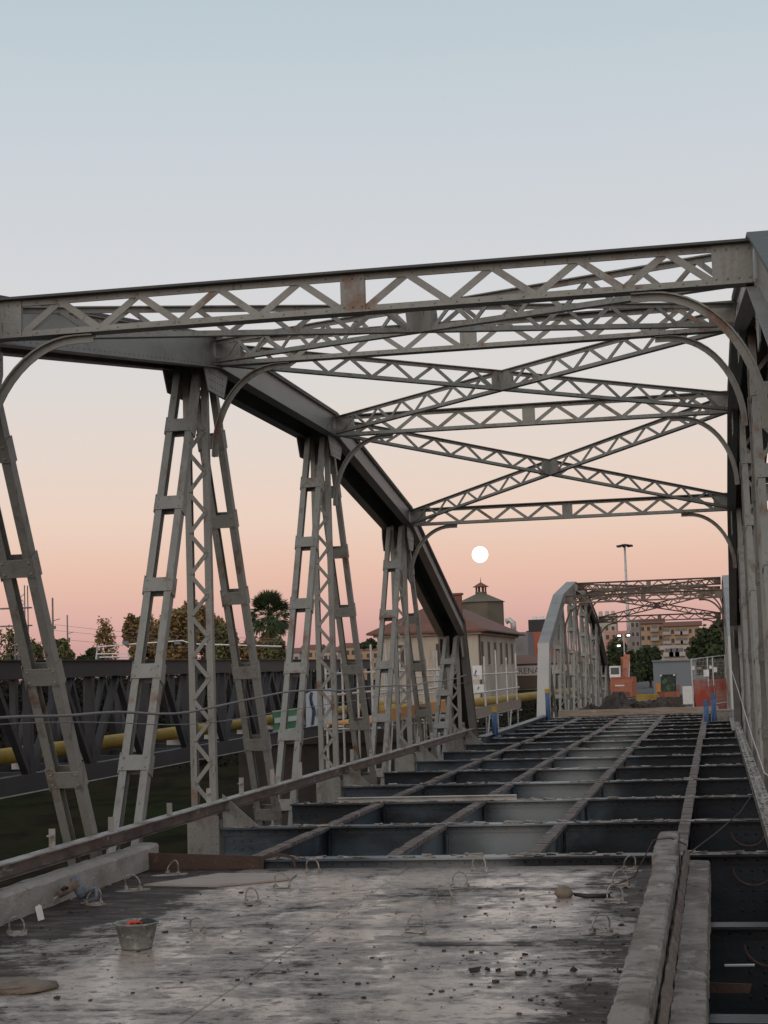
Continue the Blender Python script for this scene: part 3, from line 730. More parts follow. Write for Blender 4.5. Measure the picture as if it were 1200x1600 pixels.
# demolition hammer against the left kerb
dh = thing('demolition_hammer', 'grey blue demolition hammer leaning against the left kerb', 'power tool', (-5.93, 15.0, -.089))
MB().tube([(.02, .03, .06), (-.06, .05, .19), (-.09, .06, .24)], [.052, .058, .04], 10).build('motor_housing', 'toolblue', dh, True)
MB().tube([(-.03, .02, .20), (-.16, -.04, .12), (-.20, -.06, .085)], [.05, .042, .03], 10).build('gear_case', 'stone', dh, True)
MB().tube([(-.2, -.06, .085), (-.29, -.10, .012)], [.012, .008], 6).build('chisel', 'galv', dh)
MB().tube([(.02, .03, .07), (.09, .02, .14), (.16, .0, .15), (.17, -.02, .06), (.08, -.01, .03)], [.03, .026, .022, .024, .026], 8).build('handle', 'toolblue', dh, True)
MB().tube([(-.1, -.02, .15), (-.12, -.1, .17), (-.11, -.17, .16)], .016, 8).build('side_grip', 'black', dh, True)
wb = MB().prism([(0, 0), (.055, .0), (.06, .11), (.045, .13), (.005, .12)], 'y', -.03, .03); o = wb.build('plastic_canister', 'white'); o.location = (-5.93, 14.0, -.089); o.rotation_euler = (0, -.25, .4)
tag(o, 'small white plastic canister standing below the left kerb', 'canister')
pb = MB().prism([(-5.75, 16.25), (-4.95, 16.1), (-4.32, 16.62), (-4.35, 17.02), (-5.2, 17.12)], 'z', -.0885+.003, -.088+.02); o = pb.build('board', 'board'); tag(o, 'pale irregular plywood board lying flat on the deck', 'board')
rb = thing('steel_offcut', 'rusty red brown steel channel lying across the far left deck corner', 'steel beam', (-5.5, 17.62, -.088), .03)
MB().prism([(-.75, 0), (.62, 0), (.63, .13), (-.75, .19)], 'y', -.008, .008).build('web', 'rust', rb)
MB().prism([(-.75, .002), (.62, .002), (.62, .016), (-.75, .016)], 'y', .01, .1).build('flange', 'rust', rb)
MB().prism([(.62, .09), (.80, .13), (.93, .10), (.96, 0), (.985, 0), (.96, .12), (.80, .165), (.62, .135)], 'y', -.007, .007).build('bent_strip', 'rust', rb)
cs = lump('concrete_chunk', (-4.85, 10.95, -.075), (.30, .27, .05), 11, 'stone'); tag(cs, 'flat brown concrete chunk lying at the lower left of the deck', 'rubble')
st = lump('stone', (-1.43, 15.25, -.055), (.085, .07, .07), 12, 'stone'); tag(st, 'brown stone sitting on the wet deck beside a black handle', 'stone')
hd = MB().tube([(-1.34, 15.24, -.06), (-1.22, 15.2, -.072), (-1.02, 15.22, -.07)], [.016, .022, .02], 8).build('tool_handle', 'black', None, True); tag(hd, 'short black tool handle lying beside the brown stone', 'tool')
# bits of debris
db = MB(); rnd = random.Random(9)
for i in range(420):
    x = rnd.uniform(-6.0, -.7); y = rnd.triangular(6, 17.4, 12)
    if rnd.random() < .35: x = -.65-abs(rnd.gauss(0, .7)); 
    s = rnd.choice((.004, .005, .006, .007, .008, .011, .016))*rnd.uniform(.8, 1.3)
    if x < -6.1: continue
    db.cbox((x, y, -.089+s*.3), (s*2, s*1.6, s*.7), rnd.uniform(0, 3), s*.3)
for i in range(7): db.cbox((-1.75+.11*i+rnd.uniform(-.04, .04), 11.55+rnd.uniform(-.08, .1), -.08), (rnd.uniform(.02, .06), .045, .022), rnd.uniform(-.4, .4), .017)
o = db.build('debris', 'dirt', kind='stuff'); o['label'] = 'dark crumbs of rubble scattered over the deck'
# wires
w = MB().tube([(-1.3, 16.0, -.07), (-1.0, 16.05, -.075), (-.85, 16.2, -.03), (-.66, 16.3, .3), (-.5, 16.4, .31), (-.36, 16.6, .22)], .007, 6).build('wire', 'rust'); tag(w, 'bent rusty wire running from the deck over the right kerb', 'wire')
w = MB().tube([(-.38, 17.3, .04), (-.1, 18.5, .12), (.2, 20.0, .22), (.36, 21.3, .30)], .008, 6).build('reinforcing_bar', 'rust'); tag(w, 'thin rusty rod leaning from the right kerb towards the truss', 'rod')
w = MB().tube([(-.04, 12.35, -.175), (.17, 12.35, -.172)], .01, 6).build('steel_rod', 'galv'); w.location = (0, 0, .0); tag(w, 'short bright steel rod lying between the floor beams at right', 'rod')
rp = MB().prism([(-.13, 0), (.14, .0), (.16, .06), (-.13, .07)], 'y', 0, .015).build('steel_offcut', 'rust'); rp.location = (-.02, 12.0, -.30); tag(rp, 'orange rusted plate offcut hanging beside the right kerb footing', 'steel offcut')
bw = MB().tube([(-.05, 12.36, -.182), (-.05, 12.0, -.22)], .01, 6)
ab = MB(); ab.box((-5.72, 26.2, .05), (-3.0, 26.22, .12)); ab.box((-5.72, 26.13, .12), (-3.0, 26.22, .13)); o = ab.build('angle_iron', 'galv'); o.location = (0, -1.15, -.045)
tag(o, 'bright steel angle laid loose across the open floor beams', 'angle iron')
bt = rough_sweep([(-.12, .02), (.12, .02), (.12, .25), (-.12, .25)], -5.9, .05, .4, .006)
o = bt.build('timber_baulk', 'timber'); o.rotation_euler = (0, 0, -PI/2); o.location = (0, 63.6, .0)
tag(o, 'long weathered timber baulk laid across the end of the open floor', 'timber')

# ------------------------------------------------------------------ cables along the left truss
def cable(name, label, zs, r, dx, wob):
    pts = []
    for (y0, z0), (y1, z1) in zip(zs, zs[1:]):
        n = max(2, int((y1-y0)/.6))
        for i in range(n):
            t = i/n; y = y0+(y1-y0)*t; e = t*t*(3-2*t); pts.append((-6.42+dx, y, z0+(z1-z0)*e+wob*(math.sin(y*1.9)*.6+math.sin(y*.83+1))))
    pts.append((-6.42+dx, *zs[-1])); o = MB().tube(pts, r, 7).build(name, 'cable', None, True); tag(o, label, 'cable')
ZS = [(2, 1.75), (10, 1.70), (14.2, 1.67), (16.8, 1.63), (20, 1.57), (23, 1.65), (25.7, 1.73), (29, 1.67), (32.4, 1.68), (36, 1.66), (40, 1.69), (43.6, 1.80)]
cable('cable', 'thick grey twisted cable strung along the left truss posts', ZS, .015, 0, .014)
cable('cable', 'thin grey wire strung below the thick cable on the left truss', [(14, 1.62), (21, 1.40), (28, 1.46), (36, 1.52), (43, 1.6)], .006, .03, .004)
w = MB().tube([(.30, 36, 1.9), (.36, 28, 1.45), (.42, 22, 1.0), (.45, 18, .8), (.47, 15.6, .9)], .007, 6).build('cable', 'galv', None, True); tag(w, 'pale thin wire hanging loose along the right truss', 'cable')

# ------------------------------------------------------------------ temporary footbridge with pipe on the left
fbx0, fbx1 = -12.0, -15.0; Y0, Y1 = 4, 58
ft = thing('footbridge', 'dark temporary truss footbridge running parallel on the left, yellow pipe inside', 'footbridge', (0, 0, 0))
for xi, x in enumerate((fbx0, fbx1)):
    MB().box((x-.11, Y0, 2.06), (x+.11, Y1, 2.36)).box((x-.17, Y0, 2.361), (x+.17, Y1, 2.385)).build('top_chord', 'darksteel', ft)
    MB().box((x-.1, Y0, .08), (x+.1, Y1, .38)).box((x-.16, Y0, .055), (x+.16, Y1, .079)).build('bottom_chord', 'darksteel', ft)
    MB().box((x-.165, Y0, .052), (x-.161, Y1, .09)).build('edge_strip', 'galv', ft) if xi == 1 else MB().box((x+.161, Y0, .06), (x+.167, Y1, .08)).build('edge_strip', 'galv', ft)
    nP = 18 if xi == 0 else 25; p = (Y1-Y0)/nP
    for i in range(nP+1):
        y = Y0+i*p
        MB().box((x-.07, y-.08, .381), (x+.07, y+.08, 2.059)).build('footbridge_post', 'darksteel', ft)
        if i < nP:
            for (a, b) in (((.381, 2.059), (0, .5)), ((2.059, .381), (.5, 1))):
                MB().bar((x, y+.09+(p-.18)*b[0], a[0]), (x, y+.09+(p-.18)*b[1], a[1]), .12, .13, (1, 0, 0)).build('footbridge_diagonal', 'darksteel', ft)
for i in range(19):
    y = Y0+(Y1-Y0)/18*i
    MB().box((fbx1, y-.06, .1), (fbx0, y+.06, .24)).build('cross_beam', 'darksteel', ft)
pipe = MB().tube([(-12.75, Y0, .66), (-12.75, 20, .66), (-12.75, 40, .66), (-12.75, 66, .66)], .15, 18).build('gas_pipe', 'yellow', None, True); tag(pipe, 'yellow gas pipe running the length of the dark footbridge', 'pipe')
for i in range(18):
    y = Y0+1.5+3*i; MB().box((-12.95, y-.08, .381), (-12.55, y+.08, .55)).build('pipe_saddle', 'galv', pipe)
pipe2 = MB().tube([(-11.0, 55, .62), (-10.2, 62, .55), (-9.6, 70, .5), (-9.2, 112, .2)], .22, 16).build('gas_pipe', 'yellow', None, True); tag(pipe2, 'yellow pipe continuing beside the far truss span', 'pipe')
rbk = thing('abutment_wall', 'dark brown masonry abutment below the far end of the footbridge', 'wall', (-13.4, 55, -9)); MB().box((-2.6, 0, 0), (2.9, 4, 9.0)).build('wall_face', 'brickdark', rbk); MB().box((-2.8, -.15, 8.6), (3.1, 4.2, 9.04)).build('coping', 'brickdark', rbk)

# banners on the footbridge, facing the bridge
def text(body, size, m, parent, mx, name='lettering', ext=.002):
    c = bpy.data.curves.new(name, 'FONT'); c.body = body; c.size = size; c.extrude = ext; c.align_x = 'LEFT'
    c.materials.append(M[m]); o = bpy.data.objects.new(name, c); COL.objects.link(o); o.parent = parent; o.matrix_basis = mx
    dg = bpy.context.evaluated_depsgraph_get(); me = bpy.data.meshes.new_from_object(o.evaluated_get(dg)); bpy.data.objects.remove(o)
    n = bpy.data.objects.new(name, me); COL.objects.link(n); n.parent = parent; n.matrix_basis = mx
    return n
def sheet(w, h, wav, seed, nx=14, nz=6, cut=0):
    """cloth hanging in the x-z plane, front to -y, uneven edges"""
    rnd = random.Random(seed); mb = MB()
    for s in (0, 1):
        for j in range(nz+1):
            for i in range(nx+1):
                u, t = i/nx, j/nz
                mb.v.append((w*u, wav*math.sin(u*7+t*2+seed)*.5+s*.006, h*t-.04*math.sin(u*PI)*(t-.5)+(cut*(1-u*4) if u < .25 and t == 1 else 0)))
    n = (nx+1)*(nz+1)
    for j in range(nz):
        for i in range(nx):
            a = j*(nx+1)+i; mb.f.append((a, a+1, a+nx+2, a+nx+1)); mb.f.append((n+a, n+a+nx+1, n+a+nx+2, n+a+1))
    return mb
bn = thing('banner', 'white banner with navy figure and letters hanging on the dark footbridge', 'banner', (-11.77, 47.6, at(470, 1137, 47.7).z), PI/2*.98)
sheet(3.4, 1.1, .03, 2, cut=-.12).build('banner_cloth', 'cloth', bn, True)
fig = [(.11, .05), (.16, .06), (.20, .30), (.24, .34), (.22, .55), (.16, .68), (.13, .85), (.16, 1.02), (.10, 1.05), (.07, .9), (.1, .68), (.16, .5), (.14, .3)]
MB().prism([(.1+x*3.4, z*.98) for x, z in fig], 'y', -.05, -.03).build('printed_figure', 'navy', bn)
text('FCC', .36, 'navy', bn, Matrix.Translation((1.05, -.04, .26)) @ Matrix.Rotation(PI/2, 4, 'X') @ Matrix.Diagonal((1.7, 1, 1, 1)))
bg_ = thing('banner', 'green and white sign hanging on the dark footbridge beside the white banner', 'banner', (-11.76, 43.8, at(416, 1142, 44).z), PI/2*.98)
sheet(2.5, .54, .03, 5).build('banner_cloth', 'green', bg_, True)
MB().box((.05, -.05, .20), (2.4, -.03, .34)).build('white_band', 'textwhite', bg_)
MB().box((-.01, -.03, .515), (2.51, .01, .535)).box((-.01, -.03, -.02), (2.51, .01, .0)).build('white_edge', 'textwhite', bg_)

# ------------------------------------------------------------------ scaffolds between bridge and footbridge
def scaffold(name, label, x0, x1, y0, y1, step, zs, ztop, zlow, boards, bm_, rails=()):
    r = thing(name, label, 'scaffold', (0, 0, 0)); n = max(1, round((y1-y0)/step))
    for i in range(n+1):
        y = y0+(y1-y0)*i/n
        for x in (x0, x1): MB().tube([(x, y, zlow), (x, y, ztop+random.uniform(-.3, .3))], .03, 7).build('standard_tube', 'galv', r)
        for z in zs: MB().tube([(x0-.15, y+.06, z-.08), (x1+.15, y+.06, z-.08)], .028, 7).build('transom_tube', 'galv', r)
    for x in (x0, x1):
        for z in list(zs)+list(rails): MB().tube([(x+.06, y0-.2, z), (x+.06, y1+.2, z)], .028, 7).build('ledger_tube', 'galv', r)
    for i in range(0, n, 2):
        y = y0+(y1-y0)*i/n; y2 = y0+(y1-y0)*min(n, i+1)/n
        MB().tube([(x1+.1, y, zlow+.5), (x1+.1, y2, zs[-1])], .026, 7).build('diagonal_tube', 'galv', r)
    for z in boards:
        nb = 4
        for b in range(nb):
            xa = x0+(x1-x0)*b/nb; MB().box((xa+.012, y0-.1, z+.03), (xa+(x1-x0)/nb-.012, y1+.1, z+.075)).build('scaffold_board', bm_, r)
        MB().box((x1+.095, y0-.1, z+.03), (x1+.13, y1+.1, z+.32)).build('toe_board', bm_, r)
    return r
scaffold('scaffold', 'grey tube scaffold with orange toe boards behind the left truss', -8.9, -7.8, 38, 48.6, 1.77, (-1.2, .75), 2.4, -3.5, (.75,), 'orange', (1.45, 1.95))
scaffold('scaffold', 'tube scaffold platform with timber deck beside the pale portal', -9.2, -7.2, 50, 61.5, 2.9, (-1.6, -.2, .45), 2.3, -4, (.45,), 'timber', (1.2, 1.75))
# white sign boards on the scaffold
for (px, py, Y, w_, h_, lab) in ((735, 1062, 50.5, .36, .42, 'square white sign board hung on the scaffold rail beside the beige house'), (740, 1082, 50.5, .32, .24, 'grey white notice hung low on the scaffold below the sign board')):
    sg = thing('sign_board', lab, 'sign', at(px, py, Y)); MB().box((0, -.01, 0), (w_, .01, h_)).build('sign_face', 'white', sg)
    MB().prism([(w_*.35, h_*.35), (w_*.45, h_*.35), (w_*.58, h_*.62), (w_*.5, h_*.72)], 'y', -.015, -.0105).build('sign_mark', 'darkwall', sg)
# blue props with yellow cap
def prop(px, py0, py1, Y, lab, cap=True):
    b = at(px, py1, Y); t = at(px, py0, Y); h = t.z-b.z
    r = thing('blue_prop', lab, 'prop', b, 0, 'blue steel props')
    MB().tube([(0, 0, 0), (0, 0, h)], .085, 10).build('tube', 'blue', r, True)
    MB().cbox((0, 0, .02), (.3, .3, .04)).build('foot_plate', 'blue', r)
    MB().tube([(.02, -.11, h*.1), (.02, -.11, h*.85)], .025, 6).build('screw', 'blue', r)
    MB().tube([(0, 0, h+.001), (0, 0, h+.16)], .09, 10).build('cap', 'yellow' if cap else 'blue', r)
prop(774, 1113, 1152, 47.4, 'blue steel prop with a yellow cap in front of the scaffold platform')
prop(857+0, 1083, 1130, 62.5, 'blue steel prop partly behind the left leg of the pale portal')
prop(1105, 1102, 1140, 55.5, 'left blue prop of the pair at the foot of the right portal leg', False)
prop(1117, 1092, 1139, 56, 'right blue prop of the pair at the foot of the right portal leg', False)
bx = thing('concrete_block', 'square grey concrete block at the foot of the right portal leg', 'block', at(1130, 1141, 57)); MB().box((-.38, 0, 0), (.3, .7, .62)).build('block_body', 'concrete', bx); MB().box((-.42, -.03, .621), (.34, .73, .68)).build('block_lid', 'grey', bx)

# ------------------------------------------------------------------ works on the far span
def heap(name, label, c, sx_, sy_, h, seed, m='dirt'):
    rnd = random.Random(seed); mb = MB(); n, k = 34, 14
    for j in range(k+1):
        for i in range(n+1):
            u, t = i/n*2-1, j/k*2-1; e = (max(0, 1-u*u)*max(0, 1-t*t))**.6
            bump = .55+.45*math.sin(u*5+seed)*math.cos(u*2.3+1)+rnd.uniform(-.25, .25)
            mb.v.append((c[0]+u*sx_+rnd.uniform(-.04, .04), c[1]+t*sy_, c[2]+h*e**.6*bump-.05*(1-e)))
    for j in range(k):
        for i in range(n): a = j*(n+1)+i; mb.f.append((a, a+1, a+n+2, a+n+1))
    for q in range(220):
        u, t = rnd.uniform(-.95, .95), rnd.uniform(-.9, .6); e = (1-u*u)*(1-t*t); s = rnd.uniform(.05, .22)
        mb.cbox((c[0]+u*sx_, c[1]+t*sy_, c[2]+h*e**.6*.6), (s*1.4, s, s*.7), rnd.uniform(0, 3), s*.3)
    o = mb.build(name, m); tag(o, label, 'rubble heap'); return o
p = at(995, 1106, 72); heap('rubble_heap', 'dark heap of broken road rubble in front of the machines', (p.x-.1, 72, -.45), 2.4, 2.2, 1.12, 3)
p = at(925, 1106, 70); heap('rubble_heap', 'small low rubble heap at the left inside the far portal', (p.x, 70, -.42), .9, 1.2, .8, 8)
def work_machine():
    # tracked excavator seen from behind
    b = at(975, 1098, 112); ex = thing('excavator', 'orange tracked excavator seen from behind with its boom raised', 'excavator', (b.x, 112, -1.0))
    for s in (-1, 1):
        MB().prism([(-1.3, .1), (-1.1, 0), (1.1, 0), (1.3, .1), (1.35, .4), (1.1, .55), (-1.1, .55), (-1.35, .4)], 'x', s*.65-.2, s*.65+.2).build('track', 'black', ex)
    MB().prism([(-.85, 0), (-.65, -.25), (.65, -.25), (.85, 0), (.85, .9), (-.85, .9)], 'z', .62, 1.95).build('house', 'machine', ex)
    MB().prism([(-.86, -.1), (-.6, -.42), (.6, -.42), (.86, -.1)], 'z', .7, 1.72).build('counterweight', 'machine', ex)
    MB().box((-.5, -.426, 1.42), (.1, -.421, 1.5)).build('maker_plate', 'cloth', ex)
    for z in (.80, .88, .96): MB().box((-.45, -.432, z), (.45, -.4205, z+.04)).build('grille_slot', 'black', ex)
    for s in (-1, 1): MB().box((s*.52-.06, -.43, 1.2), (s*.52+.06, -.4205, 1.3)).build('tail_lamp', 'red', ex)
    MB().prism([(-.8, 0), (-.55, -.3), (.55, -.3), (.8, 0), (.8, .85), (-.8, .85)], 'z', 1.9505 if 0 else 1.951, 2.02).build('engine_hood', 'machine', ex)
    MB().tube([(.55, .3, 2.0), (.55, .3, 2.35)], .05, 7).build('exhaust', 'black', ex)
    MB().box((-.85, -.1, 2.021), (-.15, .85, 2.75)).build('cab', 'white', ex); MB().box((-.78, -.108, 2.2), (-.22, -.101, 2.65)).build('rear_window', 'glass', ex)
    MB().bar((.1, .5, 1.8), (.25, 1.6, 3.4), .34, .42, (1, 0, 0)).build('boom', 'machine', ex)
    MB().bar((.0, 1.75, 3.3), (-.05, 2.2, 1.9), .3, .34, (1, 0, 0)).build('arm', 'machine', ex)
    MB().tube([(.35, .45, 1.9), (.38, 1.3, 3.0)], .07, 8).build('boom_cylinder', 'galv', ex)
    MB().tube([(.02, 1.5, 3.2), (-.1, 2.2, 2.6)], .06, 8).build('arm_cylinder', 'machine', ex)
    MB().prism([(1.9, 1.0), (2.5, 1.0), (2.5, 1.7), (2.1, 1.9)], 'x', -.3, .5).build('digging_bucket', 'machine', ex)
    # compact loader facing us
    b = at(1045, 1098, 98); ld = thing('loader', 'small black cabbed loader with green windscreen and dark front bucket', 'loader', (b.x, 98, -.75))
    MB().box((-.62, .2, .35), (.62, 1.9, .95)).build('body', 'machine', ld)
    for x in (-.4, .37): 
        for y in (.25, 1.3): MB().box((x, y, .951), (x+.06, y+.06, 1.85)).build('cab_post', 'black', ld)
    MB().box((-.46, .2, 1.851), (.49, 1.42, 1.95)).build('cab_roof', 'black', ld)
    MB().box((-.335, .27, .955), (.365, .285, 1.845)).build('windscreen', 'cabglass', ld)
    MB().box((-.335, 1.3, .955), (.365, 1.315, 1.845)).build('rear_screen', 'cabglass', ld)
    for s in (-1, 1):
        MB().bar((s*.56, 1.7, 1.3), (s*.56, -.25, .62), .1, .18, (1, 0, 0)).build('lift_arm', 'machine', ld)
        for y in (.45, 1.55): MB().tube([(s*.64, y, .36), (s*.86, y, .36)], .36, 14).build('wheel', 'black', ld)
        MB().cbox((s*.38, .18, 1.9), (.12, .06, .09)).build('work_lamp', 'white', ld)
    MB().box((-.7, .05, .951), (-.45, .19, 1.45)).build('fender', 'orange', ld)
    MB().prism([(-.75, .1), (-.2, .05), (-.2, .6), (-.3, .65)], 'x', -.95, .95).build('front_bucket', 'dirt', ld)
work_machine()
# timber boards, pale panel
p = at(1010, 1090, 92); y_ = thing('board_stack', 'small stack of yellow boards between excavator and loader', 'boards', (p.x, 92, p.z-.15))
for i in range(3): MB().cbox((0, i*.12, .05+.12*i), (1.1, .25, .1), .05*i).build('board', 'yellow', y_)
p = at(1076, 1100, 88); o = thing('hoarding', 'pale upright site panel between the loader and the orange net', 'panel', (p.x, 88, p.z)); MB().box((-.28, -.03, 0), (.28, .03, .92)).build('panel_face', 'white', o); MB().box((-.32, -.06, -.05), (.32, .06, -.001)).build('panel_foot', 'concrete', o)
# mesh fence with orange net on the right
fe = thing('mesh_fence', 'temporary steel mesh fence with small white notices inside the right portal leg', 'fence', (0, 0, 0))
f0, f1 = at(1084, 1114, 65.5), at(1137, 1110, 68); fz = f0.z
dirf = V((f1.x-f0.x, f1.y-f0.y, 0))
for t in (0, .47, .62, 1.0):
    b = V((f0.x, f0.y, fz))+dirf*t; MB().tube([b, b+V((0, 0, 2.08+.12*t))], .024, 7).build('fence_post', 'galv', fe)
for z in (2.05, .2): MB().tube([V((f0.x, f0.y, fz+z)), V((f1.x, f1.y, fz+z+.12))], .02, 6).build('fence_rail', 'galv', fe)
mw = MB()
for i in range(26):
    b = V((f0.x, f0.y, fz+.2))+dirf*(i/25); mw.bar(b, b+V((0, 0, 1.85)), .006, .006, (0, 1, 0))
for i in range(12):
    z = .3+i*.15; mw.bar(V((f0.x, f0.y, fz+z)), V((f1.x, f1.y, fz+z)), .006, .006)
mw.build('wire_mesh', 'galv', fe, kind='stuff')
for t, z, s in ((.04, 1.72, .14), (.42, 1.5, .26), (.68, 1.62, .2), (.55, 1.72, .12)):
    b = V((f0.x, f0.y-.03, fz+z))+dirf*t; MB().cbox(b, (s*.8, .012, s), .1).build('notice', 'white', fe)
nt_ = thing('safety_net', 'orange safety net draped on the mesh fence beside the right portal leg', 'net', (f0.x, f0.y+.06, fz+.05), math.atan2(dirf.y, dirf.x))
sheet(dirf.length*1.0, 1.22, .1, 3, 18, 8).build('net_sheet', 'net', nt_)
sheet(dirf.length*.62, .95, .16, 6, 12, 6).build('net_fold', 'net', nt_).location = (.02, -.12, 0)
# floodlights
fl = thing('floodlight_mast', 'slim site mast with three lit floodlights above the trees', 'floodlight', (at(978, 1072, 118).x, 118, -1.0))
zt = at(978, 1003, 118).z+1.0
MB().tube([(0, 0, 0), (0, 0, zt+.5)], .045, 8).build('mast', 'galv', fl)
MB().tube([(-.4, 0, zt+.25), (.4, 0, zt+.25)], .03, 6).build('cross_arm', 'galv', fl)
for x, z in ((-.3, .45), (.34, .45), (-.36, -.25)):
    h = MB().cbox((x, -.06, zt+z), (.36, .12, .26)).build('lamp_housing', 'black', fl); MB().cbox((x, -.125, zt+z), (.22, .008, .12)).build('lamp_face', 'lamp', h)
# tall stadium mast
p = at(976, 853, 260); mm = thing('lighting_mast', 'tall slim lighting mast with a ring of lamps rising over the far span', 'light mast', (p.x, 260, -1))
H = p.z+1
MB().tube([(0, 0, 0), (0, 0, H)], [.36, .15], 10).build('mast_pole', 'galv', mm, True)
MB().lathe([(0, H-.05), (.9, H), (1.0, H+.12), (.3, H+.3), (0, H+.32)], 16).build('lamp_ring', 'darksteel', mm)
for i in range(8):
    a = i*PI/4+.2; MB().cbox((1.05*math.cos(a), 1.05*math.sin(a), H-.02), (.42, .34, .3), a).build('lamp_head', 'darksteel', mm)

# ------------------------------------------------------------------ buildings
def windows(root, x0, x1, y, z0, z1, n, face, m='window', fm='plaster', arch=False):
    pass
hb = at(755, 1041, 150)
hx1 = -20.9; hx0 = -30.2; hy0, hy1 = 150, 179; ez = 5.35
ho = thing('house', 'beige plastered old house with red hipped tile roof behind the left truss end', 'house', (hx0, hy0, -1.2))
Wd, Ld, Hh = hx1-hx0, hy1-hy0, ez+1.2
wl = MB(); wl.box((0, 0, 0), (Wd, Ld, Hh)); wl.build('wall', 'plaster', ho)
def win(root, x, y, z, w, h, axis):
    if axis == 'y': f = MB().box((x-w/2-.08, y-.06, z-.1), (x+w/2+.08, y-.001, z+h+.08)).build('window', 'plaster', root); MB().box((x-w/2, y-.075, z), (x+w/2, y-.0605, z+h)).build('shutter', 'window', f)
    else: f = MB().box((x+.001, y-w/2-.12, z-.1), (x+.06, y+w/2+.12, z+h+.08)).build('window', 'plaster', root); MB().box((x+.0605, y-w/2, z), (x+.08, y+w/2, z+h)).build('shutter', 'window', f)
for i in range(6): win(ho, Wd, 2.2+4.6*i, 3.4, 1.5, 2.1, 'x')
for x in (2.0, 5.9): win(ho, x, 0, 3.4, .95, 2.0, 'y')
o_ = .85
rf = MB(); e0, e1, e2, e3 = (-o_, -o_, Hh), (Wd+o_, -o_, Hh), (Wd+o_, Ld+o_, Hh), (-o_, Ld+o_, Hh); ra, rb_ = (Wd/2, Wd/2+.5, Hh+2.75), (Wd/2, Ld-Wd/2, Hh+2.75)
rf.add([e0, e1, e2, e3, ra, rb_]+[(x, y, z-.18) for x, y, z in (e0, e1, e2, e3)], [(0, 1, 4), (1, 2, 5, 4), (2, 3, 5), (3, 0, 4, 5), (6, 7, 1, 0), (7, 8, 2, 1), (8, 9, 3, 2), (9, 6, 0, 3), (9, 8, 7, 6)])
roof = rf.build('roof', 'tile', ho)
MB().cbox((Wd*.72, 6.0, Hh+2.5), (.7, .7, 1.9)).cbox((Wd*.72, 6.0, Hh+3.55), (.95, .95, .18)).build('chimney', 'tile', roof)
MB().tube([(Wd+.12, .15, 0), (Wd+.12, .15, Hh-.2)], .07, 6).build('downpipe', 'window', ho); MB().box((0, -.05, 3.0), (Wd, -.001, 3.15)).build('string_course', 'plaster', ho); MB().box((-.3, -.35, Hh-.42), (Wd+.35, -.002, Hh-.185)).box((Wd+.002, -.0, Hh-.42), (Wd+.35, Ld, Hh-.185)).build('cornice', 'plaster', ho); MB().tube([(Wd+.95, -.9, Hh-.12), (Wd+.95, Ld+.8, Hh-.12)], .09, 6).build('gutter', 'window', ho)
# polygonal tower with lantern
tc_ = at(756, 1041, 200); tw = thing('tower', 'brown polygonal tower with flat conical roof and small lantern behind the house', 'tower', (tc_.x, 200, -1.0))
zt = at(756, 941, 200).z+1; R_ = 2.75
def ngon(r, z, n=8, a0=PI/8): return [(r*math.cos(a0+2*PI*i/n), r*math.sin(a0+2*PI*i/n), z) for i in range(n)]
def frus(r0, z0, r1, z1, n=8):
    mb = MB(); mb.add(ngon(r0, z0, n)+ngon(r1, z1, n), [tuple(reversed(range(n))), tuple(range(n, 2*n))]+[(i, (i+1) % n, (i+1) % n+n, i+n) for i in range(n)]); return mb
frus(R_, 0, R_, zt).build('tower_wall', 'tower', tw)
tr = frus(R_+.28, zt, .7, zt+1.0).build('tower_roof', 'tile', tw); tr.data.materials[0] = M['tower']
frus(.72, zt+1.001, .72, zt+1.25).build('lantern_base', 'tower', tw)
for i in range(8):
    a = PI/8+2*PI*i/8; MB().cbox((.6*math.cos(a), .6*math.sin(a), zt+1.55), (.14, .14, .6)).build('lantern_post', 'tile', tw)
frus(1.05, zt+1.851, .08, zt+2.4).build('lantern_roof', 'tile', tw); MB().tube([(0, 0, zt+2.38), (0, 0, zt+3.0)], [.07, .02], 6).build('finial', 'tile', tw)
# red and dark shop block
def block(name, label, cat, px0, px1, pyt, Y, dep, m, zbase=-1.0):
    a = at(px0, pyt, Y); b = at(px1, pyt, Y); z = (a.z+b.z)/2
    r = thing(name, label, cat, (a.x, Y, zbase)); w_ = b.x-a.x; h_ = z-zbase
    MB().box((0, 0, 0), (w_, dep, h_)).build('wall', m, r)
    return r, w_, h_
r, w_, h_ = block('shop_building', 'low shop block with dark top storey and red band left of the far portal', 'building', 822, 872, 985, 240, 14, 'darkwall')
MB().box((-.1, -.12, h_-4.0), (w_*.98, -.002, h_-.2)).build('red_band', 'signred', r)
MB().box((.3, .5, h_+.001), (w_, 9, h_+1.6)).build('roof_storey', 'darkwall', r)
MB().box((1.6, -.3, h_-3.6), (2.5, -.125, h_-1.9)).build('lit_sign', 'white', r)
for x in (1.0, 2.0, 3.0): MB().cbox((x, 3, h_+1.85), (.7, .7, .5)).build('roof_vent', 'white', r)
r, w_, h_ = block('annexe', 'grey rooftop annexe with curved cowl behind the beige house', 'building', 788, 824, 988, 225, 8, 'grey')
MB().tube([(1.2, .5, h_), (1.2, .5, h_+1.3), (.7, .5, h_+1.7), (.2, .5, h_+1.5)], .4, 10).build('roof_cowl', 'galv', r, True)
r, w_, h_ = block('market_hall', 'low grey hall with brown tiled roof and dark lettered fascia left of the portal', 'building', 806, 905, 1036, 205, 10, 'grey')
MB().prism([(-.5, 0), (10.5, 0), (5, 1.1)], 'x', -.4, w_+.4).build('roof', 'tile', r).location = (0, 0, h_+.001)
MB().box((.1, -.25, h_-1.45), (w_, -.002, h_-.25)).build('fascia', 'pale', r)
